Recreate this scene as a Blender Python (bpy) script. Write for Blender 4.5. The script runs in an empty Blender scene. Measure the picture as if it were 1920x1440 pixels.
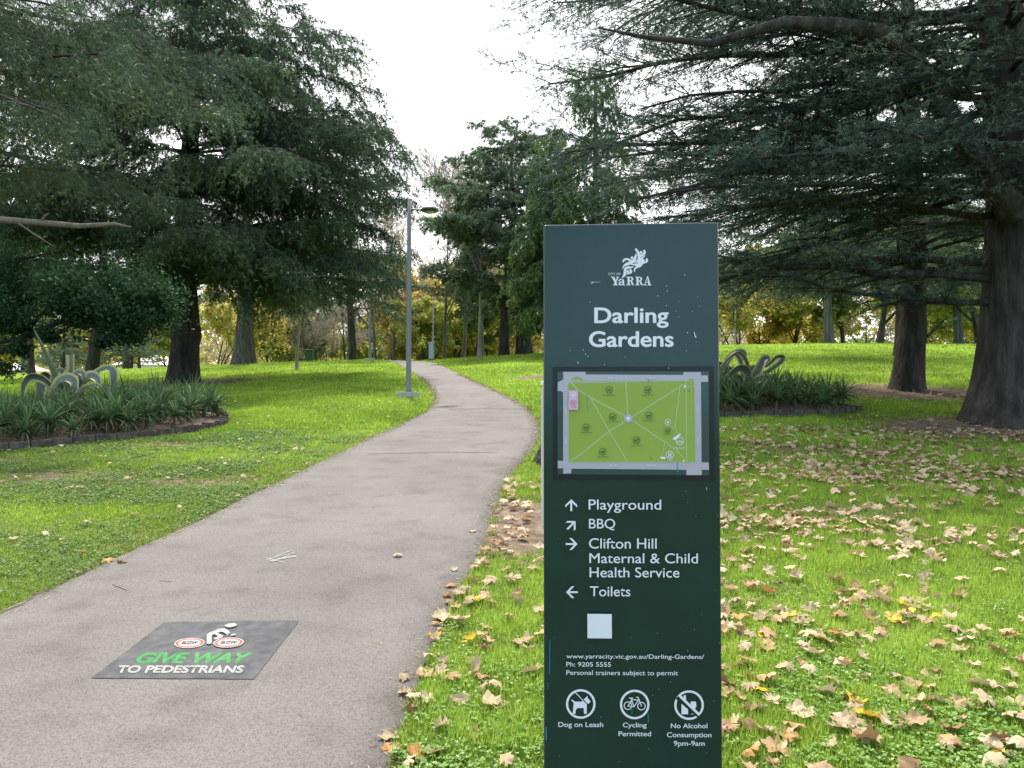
import bpy, bmesh, math, random
import numpy as np
from mathutils import Vector, Matrix
from mathutils.geometry import tessellate_polygon

random.seed(7)
scene = bpy.context.scene
COL = scene.collection

# ------------------------------------------------------------------ camera, sky, sun, exposure
PITCH = math.radians(1.6); FPX = 1440.0; CZ = 1.5
cam_d = bpy.data.cameras.new('camera'); cam = bpy.data.objects.new('camera', cam_d); COL.objects.link(cam)
cam_d.sensor_width = 36; cam_d.lens = 27; cam_d.clip_start = 0.05; cam_d.clip_end = 5000
cam.location = (0, 0, CZ); cam.rotation_euler = (math.radians(90) + PITCH, 0, 0)
scene.camera = cam
scene.render.resolution_x = 1024; scene.render.resolution_y = 768

SUN_EL, SUN_AZ = 60, -14            # azimuth in degrees to the right of straight ahead
world = bpy.data.worlds.new('World'); scene.world = world; world.use_nodes = True
wt = world.node_tree; wn = wt.nodes; wl = wt.links
bg = wn['Background']; bg.inputs[1].default_value = 0.1
sky = wn.new('ShaderNodeTexSky'); sky.sky_type = 'NISHITA'; sky.sun_disc = False
sky.sun_elevation = math.radians(SUN_EL); sky.sun_rotation = math.radians(SUN_AZ)
tc = wn.new('ShaderNodeTexCoord'); mp = wn.new('ShaderNodeMapping'); mp.inputs['Scale'].default_value = (1, 1, 3.2)
nz = wn.new('ShaderNodeTexNoise'); nz.inputs['Scale'].default_value = 2.6; nz.inputs['Detail'].default_value = 7
nz.inputs['Roughness'].default_value = 0.55
rmp = wn.new('ShaderNodeValToRGB')
rmp.color_ramp.elements[0].position = 0.33; rmp.color_ramp.elements[0].color = (0.46, 0.465, 0.49, 1)
rmp.color_ramp.elements[1].position = 0.52; rmp.color_ramp.elements[1].color = (1, 1, 1.0, 1)
sc_ = wn.new('ShaderNodeVectorMath'); sc_.operation = 'SCALE'; sc_.inputs['Scale'].default_value = 13.5
mix = wn.new('ShaderNodeMix'); mix.data_type = 'RGBA'; mix.inputs[0].default_value = 0.93
wl.new(tc.outputs['Generated'], mp.inputs[0]); wl.new(mp.outputs[0], nz.inputs['Vector'])
wl.new(nz.outputs[0], rmp.inputs[0]); wl.new(rmp.outputs[0], sc_.inputs[0])
sx = wn.new('ShaderNodeSeparateXYZ'); wl.new(tc.outputs['Generated'], sx.inputs[0])
mr = wn.new('ShaderNodeMapRange'); mr.interpolation_type = 'SMOOTHSTEP'; mr.inputs[1].default_value = -.75; mr.inputs[2].default_value = .15; wl.new(sx.outputs['Y'], mr.inputs[0])
thin = wn.new('ShaderNodeMix'); thin.data_type = 'RGBA'; thin.inputs[6].default_value = (.46, .66, .80, 1); thin.inputs[7].default_value = (1, 1, 1, 1); wl.new(mr.outputs[0], thin.inputs[0])
mu = wn.new('ShaderNodeVectorMath'); mu.operation = 'MULTIPLY'; wl.new(sc_.outputs[0], mu.inputs[0]); wl.new(thin.outputs[2], mu.inputs[1])
wl.new(sky.outputs[0], mix.inputs[6]); wl.new(mu.outputs[0], mix.inputs[7]); wl.new(mix.outputs[2], bg.inputs[0])

sun_d = bpy.data.lights.new('sun', 'SUN'); sun_d.energy = 4.2; sun_d.angle = math.radians(4); sun_d.color = (1, 0.95, 0.86)
sun = bpy.data.objects.new('sun', sun_d); COL.objects.link(sun)
sun.rotation_euler = (math.radians(90 - SUN_EL), 0, math.radians(180 - SUN_AZ))
scene.view_settings.view_transform = 'Standard'; scene.view_settings.look = 'None'
scene.view_settings.exposure = 0.88; scene.view_settings.gamma = 1
scene.cycles.max_bounces = 5; scene.cycles.diffuse_bounces = 3; scene.cycles.glossy_bounces = 2
scene.cycles.transmission_bounces = 3; scene.cycles.transparent_max_bounces = 4
scene.cycles.caustics_reflective = False; scene.cycles.caustics_refractive = False

# ------------------------------------------------------------------ terrain and rays
def _smooth(xs, ys, lo, hi, step, sig):
    g = np.arange(lo, hi, step); v = np.interp(g, xs, ys)
    n = int(4 * sig / step); kx = np.arange(-n, n + 1) * step; w = np.exp(-kx**2 / (2 * sig**2)); w /= w.sum()
    return g, np.convolve(np.pad(v, n, mode='edge'), w, mode='valid')
_BX, _BY = _smooth([-60, -10, 0, 6, 10, 21, 47, 53, 58, 64, 72, 90, 130, 300],
                   [-.8, -.3, 0, .36, .68, 1.72, 4.12, 4.47, 4.4, 4.0, 3.0, 1.6, .6, .6], -60, 300, .25, 1.6)
_KX, _KY = _smooth([-.9, -.67, -.46, -.33, -.19, -.13, -.04, .03, .27, .44, .67, .9],
                   [.76, .82, .915, .99, 1.045, 1.012, 1.09, 1.14, 1.262, 1.29, 1.265, 1.2], -1, 1, .01, .022)
def H(X, Y):
    X = np.asarray(X, float); Y = np.asarray(Y, float)
    k = np.interp(X / np.maximum(Y, 4), _KX, _KY)
    w = np.clip((Y - 4) / 21, 0, 1); w = w * w * (3 - 2 * w)
    far = np.clip((200 - Y) / 120, 0, 1)
    b = np.interp(Y, _BX, _BY)
    return b * (1 + (k - 1) * w * far) + .02 * np.sin(X * 1.1 + .4) * np.sin(Y * .8) * np.clip((np.abs(X + .3) - 3) / 3, 0, 1)
def rays(px, py):
    dx = (np.asarray(px, float) - 960) / FPX; dz = (720 - np.asarray(py, float)) / FPX
    c, s = math.cos(PITCH), math.sin(PITCH)
    return np.stack([dx, c - dz * s, s + dz * c], -1)
_T = np.geomspace(1.2, 130, 1500)
def hit(px, py):
    d = rays(px, py).reshape(-1, 3); out = np.zeros((len(d), 3))
    for i, v in enumerate(d):
        f = CZ + v[2] * _T - H(v[0] * _T, v[1] * _T)
        j = np.where(f < 0)[0]
        if len(j) == 0: t = _T[np.argmin(f[:1200])]
        else:
            lo, hi = _T[max(j[0] - 1, 0)], _T[j[0]]
            for _ in range(24):
                m = (lo + hi) / 2
                if CZ + v[2] * m - H(v[0] * m, v[1] * m) < 0: hi = m
                else: lo = m
            t = lo
        out[i] = (v[0] * t, v[1] * t, H(v[0] * t, v[1] * t))
    return out
def atdepth(px, py, Y):
    d = rays(px, py); t = np.asarray(Y, float) / d[..., 1]
    return np.stack([d[..., 0] * t, d[..., 1] * t, CZ + d[..., 2] * t], -1)
def pos_px(px, Y):
    X = (px - 960) / FPX * Y
    return float(X), float(Y), float(H(X, Y))

# ------------------------------------------------------------------ object helpers
def tag(o, label=None, cat=None, group=None, kind=None):
    if label: o['label'] = label
    if cat: o['category'] = cat
    if group: o['group'] = group
    if kind: o['kind'] = kind
    return o
def empty(name, loc=(0, 0, 0), rz=0):
    o = bpy.data.objects.new(name, None); COL.objects.link(o); o.location = loc; o.rotation_euler[2] = rz
    o.empty_display_size = .2
    return o
class Acc:
    """collects vertices and faces (tris / quads / ngons); one mesh object at the end"""
    def __init__(s): s.v = []; s.f3 = []; s.f4 = []; s.a3 = []; s.a4 = []; s.m3 = []; s.m4 = []; s.n = 0
    def add(s, v, f, var=0.5, mat=0):
        v = np.asarray(v, float).reshape(-1, 3); f = np.asarray(f, int)
        if len(f) == 0: return
        a = np.broadcast_to(np.asarray(var, float), (len(f),)).copy(); m = np.full(len(f), mat)
        if f.shape[1] == 3: s.f3.append(f + s.n); s.a3.append(a); s.m3.append(m)
        else: s.f4.append(f + s.n); s.a4.append(a); s.m4.append(m)
        s.v.append(v); s.n += len(v)
    def build(s, name, mats, parent=None, smooth=False, loc=None):
        me = bpy.data.meshes.new(name)
        V = np.concatenate(s.v) if s.v else np.zeros((0, 3))
        f3 = np.concatenate(s.f3) if s.f3 else np.zeros((0, 3), int); f4 = np.concatenate(s.f4) if s.f4 else np.zeros((0, 4), int)
        me.vertices.add(len(V)); me.vertices.foreach_set('co', V.astype(np.float32).ravel())
        loops = np.concatenate([f3.ravel(), f4.ravel()]); me.loops.add(len(loops)); me.loops.foreach_set('vertex_index', loops.astype(np.int32))
        nf = len(f3) + len(f4); me.polygons.add(nf)
        st = np.concatenate([np.arange(len(f3)) * 3, len(f3) * 3 + np.arange(len(f4)) * 4])
        me.polygons.foreach_set('loop_start', st.astype(np.int32))
        me.update(calc_edges=True)
        at = me.attributes.new('var', 'FLOAT', 'FACE')
        at.data.foreach_set('value', np.concatenate([np.concatenate(x) for x in (s.a3, s.a4) if x]).astype(np.float32))
        me.polygons.foreach_set('material_index', np.concatenate([np.concatenate(x) for x in (s.m3, s.m4) if x]).astype(np.int32))
        if smooth: me.polygons.foreach_set('use_smooth', np.ones(nf, bool))
        for m in (mats if isinstance(mats, (list, tuple)) else [mats]): me.materials.append(m)
        o = bpy.data.objects.new(name, me); COL.objects.link(o)
        if parent: o.parent = parent
        if loc is not None: o.location = loc
        return o
def bm_obj(name, bm, mat, parent=None, smooth=False):
    me = bpy.data.meshes.new(name); bm.normal_update(); bm.to_mesh(me); bm.free(); me.materials.append(mat)
    if smooth:
        for p in me.polygons: p.use_smooth = True
    o = bpy.data.objects.new(name, me); COL.objects.link(o)
    if parent: o.parent = parent
    return o
def box_bm(bm, c, s, bevel=0, rz=0):
    r = bmesh.ops.create_cube(bm, size=1)
    M = Matrix.Translation(c) @ Matrix.Rotation(rz, 4, 'Z') @ Matrix.Diagonal((s[0], s[1], s[2], 1))
    bmesh.ops.transform(bm, matrix=M, verts=r['verts'])
    if bevel:
        es = list({e for v in r['verts'] for e in v.link_edges})
        bmesh.ops.bevel(bm, geom=es, offset=bevel, segments=3, affect='EDGES', profile=.5)
def lathe(acc, prof, n=24, c=(0, 0, 0), var=.5):
    a = np.arange(n) * 2 * math.pi / n; V = []
    for r, z in prof: V.append(np.stack([c[0] + r * np.cos(a), c[1] + r * np.sin(a), np.full(n, c[2] + z)], -1))
    V = np.concatenate(V); F = []
    for i in range(len(prof) - 1):
        for j in range(n): F.append((i*n + j, i*n + (j+1) % n, (i+1)*n + (j+1) % n, (i+1)*n + j))
    acc.add(V, F, var)
def unit(v): return v / np.maximum(np.linalg.norm(v, axis=-1, keepdims=True), 1e-9)
def tubes(acc, P, R, n=3, var=.5, ridge=0, seed=0):
    """P (m,k,3) centrelines, R (m,k) radii"""
    P = np.asarray(P, float); R = np.asarray(R, float); m, k, _ = P.shape
    if m == 0: return
    T = np.gradient(P, axis=1); T = unit(T)
    main = unit(P[:, -1] - P[:, 0])
    ref = np.where(np.abs(main[:, 2:3]) > .8, np.array([[1., 0, 0]]), np.array([[0, 0, 1.]]))[:, None, :]
    A = unit(np.cross(T, np.broadcast_to(ref, T.shape))); B = np.cross(T, A)
    a = np.arange(n) * 2 * math.pi / n
    rr = R[:, :, None] * np.ones(n)
    if ridge:
        rs = np.random.RandomState(seed); ph = rs.rand(3) * 6
        s = np.linspace(0, 6, k)[None, :, None]
        rr = rr * (1 + ridge * (np.sin(a * 5 + ph[0] + s * .6) + .7 * np.sin(a * 9 + ph[1] - s * .9) + .5 * np.sin(a * 2 + ph[2] + s * 2.1)) )
    V = P[:, :, None, :] + rr[..., None] * (np.cos(a)[None, None, :, None] * A[:, :, None, :] + np.sin(a)[None, None, :, None] * B[:, :, None, :])
    idx = np.arange(m * k * n).reshape(m, k, n); nx = np.roll(idx, -1, axis=2)
    F = np.stack([idx[:, :-1], nx[:, :-1], nx[:, 1:], idx[:, 1:]], -1).reshape(-1, 4)
    v = np.broadcast_to(np.asarray(var, float).reshape(-1, 1), (m, (k - 1) * n)).reshape(-1) if np.ndim(var) else var
    acc.add(V, F, v)
def lerp_path(P, R, parent, s):
    k = P.shape[1]; x = s * (k - 1); i = np.clip(x.astype(int), 0, k - 2); f = (x - i)[:, None]
    p0 = P[parent, i]; p1 = P[parent, i + 1]
    return p0 * (1 - f) + p1 * f, unit(p1 - p0), R[parent, i] * (1 - f[:, 0]) + R[parent, i + 1] * f[:, 0]

# ------------------------------------------------------------------ materials
def new_mat(name):
    m = bpy.data.materials.new(name); m.use_nodes = True; nt = m.node_tree
    return m, nt, nt.nodes['Principled BSDF'], nt.nodes['Material Output']
def simple(name, col, rough=.6, metal=0, coat=0, spec=.5):
    m, nt, b, o = new_mat(name); b.inputs['Base Color'].default_value = (*col, 1); b.inputs['Roughness'].default_value = rough
    b.inputs['Metallic'].default_value = metal; b.inputs['Coat Weight'].default_value = coat; b.inputs['Specular IOR Level'].default_value = spec
    return m
def noise_mat(name, cols, scale, rough=.85, bump=0, bscale=None, detail=6, coords='Object', stretch=(1, 1, 1), spec=.3, dist=.02):
    m, nt, b, o = new_mat(name); N = nt.nodes; L = nt.links
    t = N.new('ShaderNodeTexCoord'); mpn = N.new('ShaderNodeMapping'); mpn.inputs['Scale'].default_value = stretch
    n = N.new('ShaderNodeTexNoise'); n.inputs['Scale'].default_value = scale; n.inputs['Detail'].default_value = detail
    r = N.new('ShaderNodeValToRGB'); r.color_ramp.elements.remove(r.color_ramp.elements[1])
    lo, hi = .3, .7
    for i, c in enumerate(cols):
        p = lo + (hi - lo) * i / max(1, len(cols) - 1)
        e = r.color_ramp.elements[0] if i == 0 else r.color_ramp.elements.new(p)
        e.position = p; e.color = (*c, 1)
    L.new(t.outputs[coords], mpn.inputs[0]); L.new(mpn.outputs[0], n.inputs['Vector']); L.new(n.outputs[0], r.inputs[0]); L.new(r.outputs[0], b.inputs['Base Color'])
    b.inputs['Roughness'].default_value = rough; b.inputs['Specular IOR Level'].default_value = spec
    if bump:
        n2 = N.new('ShaderNodeTexNoise'); n2.inputs['Scale'].default_value = bscale or scale * 3; n2.inputs['Detail'].default_value = 5
        bp = N.new('ShaderNodeBump'); bp.inputs['Strength'].default_value = bump; bp.inputs['Distance'].default_value = dist
        L.new(mpn.outputs[0], n2.inputs['Vector']); L.new(n2.outputs[0], bp.inputs['Height']); L.new(bp.outputs[0], b.inputs['Normal'])
    return m
def leaf_mat(name, c0, c1, c2=None, trans=.45, rough=.6, spec=.3, rnd=False, gloss=.12):
    """diffuse + translucent leaf; colour from the per-face attribute"""
    m = bpy.data.materials.new(name); m.use_nodes = True; nt = m.node_tree; N = nt.nodes; L = nt.links
    N.remove(N['Principled BSDF']); out = N['Material Output']
    a = N.new('ShaderNodeAttribute'); a.attribute_name = 'var'
    r = N.new('ShaderNodeValToRGB'); r.color_ramp.elements[0].color = (*c0, 1); r.color_ramp.elements[1].color = (*(c2 or c1), 1)
    if c2: e = r.color_ramp.elements.new(.5); e.color = (*c1, 1)
    if rnd:
        oi = N.new('ShaderNodeObjectInfo'); L.new(oi.outputs['Random'], r.inputs[0])
    else: L.new(a.outputs['Fac'], r.inputs[0])
    d = N.new('ShaderNodeBsdfDiffuse'); t = N.new('ShaderNodeBsdfTranslucent'); g = N.new('ShaderNodeBsdfGlossy'); g.inputs['Roughness'].default_value = rough * .7
    g.inputs['Color'].default_value = (.8, .85, .9, 1)
    m1 = N.new('ShaderNodeMixShader'); m1.inputs[0].default_value = trans
    m2 = N.new('ShaderNodeMixShader'); m2.inputs[0].default_value = gloss * .22
    L.new(r.outputs[0], d.inputs[0]); L.new(r.outputs[0], t.inputs[0]); L.new(d.outputs[0], m1.inputs[1]); L.new(t.outputs[0], m1.inputs[2])
    L.new(m1.outputs[0], m2.inputs[1]); L.new(g.outputs[0], m2.inputs[2]); L.new(m2.outputs[0], out.inputs[0])
    return m

M = {}
M['bark'] = noise_mat('bark', [(.024, .02, .018), (.05, .042, .038), (.09, .08, .074)], 3.0, bump=1, bscale=9, stretch=(2.2, 2.2, .45), dist=.12)
M['bark_grey'] = noise_mat('bark grey', [(.04, .035, .033), (.09, .08, .073), (.145, .13, .12)], 3.0, bump=1, bscale=8, stretch=(2.2, 2.2, .3), dist=.1)
M['bark_pale'] = noise_mat('bark pale', [(.16, .14, .12), (.26, .24, .21), (.34, .31, .27)], 2.0, bump=.4, stretch=(2, 2, .5))
M['twig'] = simple('twig', (.06, .048, .042), .9)
M['bare_twig'] = simple('bare twig', (.30, .24, .22), .9)
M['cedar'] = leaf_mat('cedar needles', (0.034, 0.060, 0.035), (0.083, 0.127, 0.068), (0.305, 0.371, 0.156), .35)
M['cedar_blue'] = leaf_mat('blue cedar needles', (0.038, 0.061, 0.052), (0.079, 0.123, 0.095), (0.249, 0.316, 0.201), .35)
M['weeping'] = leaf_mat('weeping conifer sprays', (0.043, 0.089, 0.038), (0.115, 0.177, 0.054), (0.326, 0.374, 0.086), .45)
M['openleaf'] = leaf_mat('open crown leaves', (0.065, 0.104, 0.065), (0.130, 0.182, 0.111), (0.286, 0.312, 0.156), .4)
M['darkleaf'] = leaf_mat('dark glossy leaves', (0.022, 0.053, 0.027), (0.045, 0.094, 0.044), (0.112, 0.213, 0.069), .35, gloss=.06)
M['yellow'] = leaf_mat('yellow leaves', (.36, .30, .08), (.52, .44, .11), (.66, .57, .19), .55)
M['orange'] = leaf_mat('orange leaves', (.42, .29, .09), (.56, .41, .12), (.66, .54, .19), .55)
M['olive'] = leaf_mat('olive leaves', (.19, .22, .06), (.32, .34, .08), (.52, .47, .10), .55)
M['green'] = leaf_mat('green leaves', (.08, .13, .05), (.14, .20, .06), (.28, .31, .09), .5)
M['russet'] = leaf_mat('russet leaves', (.30, .24, .17), (.40, .32, .21), (.50, .42, .22), .5)
M['grass'] = leaf_mat('grass blades', (0.123, 0.173, 0.039), (0.269, 0.410, 0.042), (0.493, 0.616, 0.117), .5, gloss=.06)
M['clover'] = leaf_mat('clover leaflets', (0.090, 0.180, 0.035), (0.190, 0.330, 0.060), (0.340, 0.480, 0.130), .4, gloss=.1)
M['weed'] = leaf_mat('weed leaflets', (.08, .13, .045), (.14, .22, .075), (.22, .30, .12), .35, gloss=.05)
M['aloe'] = leaf_mat('rosette leaves', (.13, .10, .05), (.060, .115, .050), (.17, .25, .10), .2, gloss=.08)
M['agave_mid'] = simple('agave centre stripe', (.10, .13, .11), .5)
M['agave_edge'] = simple('agave yellow margin', (.46, .40, .19), .55)
M['litter'] = leaf_mat('dry leaves', (.24, .14, .07), (.44, .31, .19), (.60, .46, .31), .25, gloss=.06)
M['dry_tan'] = leaf_mat('tan dry leaf', (.36, .26, .16), (.55, .42, .28), None, .25, rnd=True, gloss=.06)
M['dry_brown'] = leaf_mat('brown dry leaf', (.30, .18, .09), (.46, .29, .16), None, .2, rnd=True, gloss=.1)
M['dry_dark'] = leaf_mat('dark dry leaf', (.16, .09, .05), (.26, .15, .08), None, .15, rnd=True, gloss=.1)
M['dry_yellow'] = leaf_mat('yellow dry leaf', (.55, .36, .03), (.68, .46, .05), None, .3, rnd=True, gloss=.1)
M['dry_orange'] = leaf_mat('orange dry leaf', (.45, .20, .06), (.55, .30, .12), None, .3, rnd=True, gloss=.1)
M['soil'] = noise_mat('soil', [(.07, .045, .032), (.14, .095, .07), (.2, .15, .115)], 14, bump=.8, bscale=40)
M['brick'] = noise_mat('edging brick', [(.045, .036, .034), (.085, .066, .06), (.14, .11, .10)], 9, bump=.5, bscale=60)
M['concrete'] = noise_mat('concrete', [(.34, .32, .30), (.46, .44, .41)], 12, bump=.3, bscale=80)
M['pole'] = simple('grey pole paint', (.20, .195, .22), .45, .2)
M['lamp_dark'] = simple('lamp underside', (.04, .04, .045), .4)
M['lamp_glass'] = simple('lamp diffuser', (.45, .45, .42), .3)
M['white'] = simple('white vinyl', (.70, .68, .80), .4)
M['decal_white'] = noise_mat('decal white', [(.22, .215, .21), (.34, .33, .32)], 30, rough=.9, spec=.1)
M['decal_green'] = noise_mat('decal green', [(.045, .165, .055), (.085, .24, .10)], 35, rough=.9, spec=.1)
M['decal_red'] = noise_mat('decal red', [(.26, .05, .04), (.34, .09, .07)], 35, rough=.9, spec=.1)
M['decal_black'] = noise_mat('decal base', [(.062, .062, .066), (.108, .104, .108)], 14, rough=.9, bump=.3, bscale=220, dist=.004, spec=.1)
M['decal_ink'] = simple('decal ink', (.03, .028, .028), .9, spec=.1)
M['chalk'] = noise_mat('chalk', [(.22, .21, .2), (.38, .37, .35)], 60, rough=.95, spec=.1)
M['map_black'] = simple('map frame', (.008, .009, .014), .25, spec=.35)
M['map_bg'] = simple('map background', (.012, .045, .045), .3, coat=.3)
M['map_road'] = simple('map road', (.40, .36, .46), .35, coat=.3)
M['map_path'] = simple('map path', (.33, .44, .20), .35, coat=.3)
M['map_ink'] = simple('map ink', (.025, .10, .03), .35, coat=.3)
M['map_pink'] = simple('map pink', (.60, .34, .52), .35, coat=.3)
M['map_magenta'] = simple('map magenta', (.35, .06, .16), .35, coat=.3)
M['map_yellow'] = simple('map yellow', (.62, .6, .1), .35)
M['sky_blue'] = simple('blue paint drip', (.03, .22, .42), .35)
M['wall_white'] = simple('white render', (.62, .6, .57), .8)
M['roof_red'] = simple('red roof', (.36, .10, .08), .8)
M['glass_dark'] = simple('window glass', (.05, .06, .07), .1)
M['bin'] = simple('bin green', (.02, .06, .035), .5)
M['post'] = simple('pale post paint', (.50, .47, .44), .5)
M['stump'] = M['bark']
M['pale_blue'] = simple('pale blue panel', (.26, .34, .42), .3, coat=.5)  # glare on the far sign's face, put into the colour as pale blue
M['pale_blue_edge'] = simple('pale blue edge', (.14, .22, .28), .4)

def sign_paint():
    m, nt, b, o = new_mat('sign green paint'); N = nt.nodes; L = nt.links
    t = N.new('ShaderNodeTexCoord'); n = N.new('ShaderNodeTexNoise'); n.inputs['Scale'].default_value = 6; n.inputs['Detail'].default_value = 4
    r = N.new('ShaderNodeValToRGB'); r.color_ramp.elements[0].position = .35; r.color_ramp.elements[1].position = .7
    r.color_ramp.elements[0].color = (.003, .024, .026, 1); r.color_ramp.elements[1].color = (.004, .031, .030, 1)
    L.new(t.outputs['Object'], n.inputs['Vector']); L.new(n.outputs[0], r.inputs[0]); L.new(r.outputs[0], b.inputs['Base Color'])
    n2 = N.new('ShaderNodeTexNoise'); n2.inputs['Scale'].default_value = 40; n2.inputs['Detail'].default_value = 8
    r2 = N.new('ShaderNodeMapRange'); r2.inputs[3].default_value = .10; r2.inputs[4].default_value = .24
    L.new(t.outputs['Object'], n2.inputs['Vector']); L.new(n2.outputs[0], r2.inputs[0]); L.new(r2.outputs[0], b.inputs['Roughness'])
    b.inputs['Coat Weight'].default_value = 0; b.inputs['Specular IOR Level'].default_value = .5; b.inputs['Coat Roughness'].default_value = .06
    return m
M['sign'] = sign_paint()

def ground_mat():
    m, nt, b, o = new_mat('grass ground'); N = nt.nodes; L = nt.links
    t = N.new('ShaderNodeTexCoord')
    def noise(s, d=5, stretch=None):
        n = N.new('ShaderNodeTexNoise'); n.inputs['Scale'].default_value = s; n.inputs['Detail'].default_value = d
        if stretch:
            q = N.new('ShaderNodeMapping'); q.inputs['Scale'].default_value = stretch; L.new(t.outputs['Object'], q.inputs[0]); L.new(q.outputs[0], n.inputs['Vector'])
        else: L.new(t.outputs['Object'], n.inputs['Vector'])
        return n.outputs[0]
    def ramp(src, stops):
        r = N.new('ShaderNodeValToRGB'); e = r.color_ramp.elements
        e[0].position, e[0].color = stops[0][0], (*stops[0][1], 1); e[1].position, e[1].color = stops[-1][0], (*stops[-1][1], 1)
        for p, c in stops[1:-1]: x = e.new(p); x.color = (*c, 1)
        L.new(src, r.inputs[0]); return r.outputs[0]
    def mixc(f, a, bb, mode='MIX'):
        x = N.new('ShaderNodeMix'); x.data_type = 'RGBA'; x.blend_type = mode
        if isinstance(f, float): x.inputs[0].default_value = f
        else: L.new(f, x.inputs[0])
        L.new(a, x.inputs[6]); L.new(bb, x.inputs[7]); return x.outputs[2]
    g1 = ramp(noise(.55, 6), [(.30, (.15, .21, .035)), (.5, (.22, .34, .032)), (.70, (.33, .45, .06))])
    g2 = ramp(noise(24, 5), [(.3, (.45, .48, .4)), (.5, (.9, .9, .9)), (.72, (1.3, 1.3, 1.15))])
    g = mixc(.75, g1, g2, 'MULTIPLY')
    g3 = ramp(noise(120, 3), [(.35, (.55, .55, .5)), (.65, (1.25, 1.25, 1.2))])
    g = mixc(.6, g, g3, 'MULTIPLY')
    a0 = N.new('ShaderNodeAttribute'); a0.attribute_name = 'thatch'; th = ramp(noise(16, 6), [(.3, (.05, .055, .02)), (.5, (.10, .12, .03)), (.7, (.17, .16, .07))])
    g = mixc(a0.outputs['Fac'], g, th)
    s = ramp(noise(9, 8), [(.3, (.085, .058, .042)), (.5, (.17, .125, .09)), (.7, (.26, .20, .15))])
    a = N.new('ShaderNodeAttribute'); a.attribute_name = 'dirt'
    md = N.new('ShaderNodeMath'); md.operation = 'MULTIPLY_ADD'; L.new(noise(7, 6), md.inputs[0]); md.inputs[1].default_value = 1.6; md.inputs[2].default_value = -.8
    ad = N.new('ShaderNodeMath'); ad.operation = 'ADD'; ad.use_clamp = True; L.new(a.outputs['Fac'], ad.inputs[0]); L.new(md.outputs[0], ad.inputs[1])
    sm = N.new('ShaderNodeMapRange'); sm.interpolation_type = 'SMOOTHSTEP'; sm.inputs[1].default_value = .38; sm.inputs[2].default_value = .62; L.new(ad.outputs[0], sm.inputs[0])
    c = mixc(sm.outputs[0], g, s); L.new(c, b.inputs['Base Color'])
    bp = N.new('ShaderNodeBump'); bp.inputs['Strength'].default_value = .9; bp.inputs['Distance'].default_value = .04
    L.new(noise(45, 5), bp.inputs['Height']); L.new(bp.outputs[0], b.inputs['Normal'])
    b.inputs['Roughness'].default_value = .95; b.inputs['Specular IOR Level'].default_value = .1
    return m
M['ground'] = ground_mat()

def asphalt():
    m, nt, b, o = new_mat('pinkish asphalt'); N = nt.nodes; L = nt.links
    t = N.new('ShaderNodeTexCoord')
    def tex(kind, s, d=4):
        n = N.new(kind); n.inputs['Scale'].default_value = s
        if 'Detail' in n.inputs: n.inputs['Detail'].default_value = d
        L.new(t.outputs['Object'], n.inputs['Vector']); return n
    def ramp(src, stops):
        r = N.new('ShaderNodeValToRGB'); e = r.color_ramp.elements
        e[0].position, e[0].color = stops[0][0], (*stops[0][1], 1); e[1].position, e[1].color = stops[-1][0], (*stops[-1][1], 1)
        for p, c in stops[1:-1]: x = e.new(p); x.color = (*c, 1)
        L.new(src, r.inputs[0]); return r.outputs[0]
    def mul(a, bb, f=1.0):
        x = N.new('ShaderNodeMix'); x.data_type = 'RGBA'; x.blend_type = 'MULTIPLY'; x.inputs[0].default_value = f
        L.new(a, x.inputs[6]); L.new(bb, x.inputs[7]); return x.outputs[2]
    base = ramp(tex('ShaderNodeTexNoise', .9, 7).outputs[0], [(.3, (.093, .084, .080)), (.5, (.110, .100, .096)), (.72, (.128, .116, .111))])
    v = tex('ShaderNodeTexVoronoi', 150)
    agg = ramp(v.outputs['Color'], [(.0, (.74, .73, .72)), (.45, (.95, .95, .95)), (.8, (1.05, 1.05, 1.05)), (1, (1.6, 1.55, 1.5))])
    c = mul(base, agg)
    c = mul(c, ramp(tex('ShaderNodeTexNoise', 380, 3).outputs[0], [(.3, (.72, .72, .72)), (.7, (1.25, 1.25, 1.25))]))
    c = mul(c, ramp(tex('ShaderNodeTexNoise', 3.2, 8).outputs[0], [(.30, (.78, .77, .77)), (.47, (.97, .97, .97)), (1, (1.08, 1.08, 1.08))]))
    L.new(c, b.inputs['Base Color'])
    bp = N.new('ShaderNodeBump'); bp.inputs['Strength'].default_value = .7; bp.inputs['Distance'].default_value = .006
    L.new(v.outputs['Distance'], bp.inputs['Height']); L.new(bp.outputs[0], b.inputs['Normal'])
    b.inputs['Roughness'].default_value = .8; b.inputs['Specular IOR Level'].default_value = .3
    return m
M['asphalt'] = asphalt()

# ------------------------------------------------------------------ path outline
LE = [(-1300, 1900), (-600, 1440), (-300, 1290), (0, 1152), (100, 1108), (200, 1060), (300, 1012), (400, 966), (500, 917), (600, 868), (680, 830), (740, 803), (780, 784),
      (806, 768), (817, 752), (814, 736), (800, 719), (780, 702), (760, 690), (742, 681)]
RE = [(600, 1900), (680, 1600), (724, 1440), (769, 1331), (795, 1275), (806, 1237), (822, 1192), (841, 1143), (862, 1110), (889, 1061), (911, 1012), (922, 964), (940, 922),
      (962, 885), (990, 855), (1008, 828), (1012, 806), (1004, 783), (985, 763), (955, 746), (912, 727), (870, 707), (842, 693), (825, 685), (808, 680)]
def resample(P, n):
    d = np.r_[0, np.cumsum(np.linalg.norm(np.diff(P[:, :2], axis=0), axis=1))]
    s = np.linspace(0, d[-1], n); return np.stack([np.interp(s, d, P[:, i]) for i in range(2)], -1)
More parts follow.
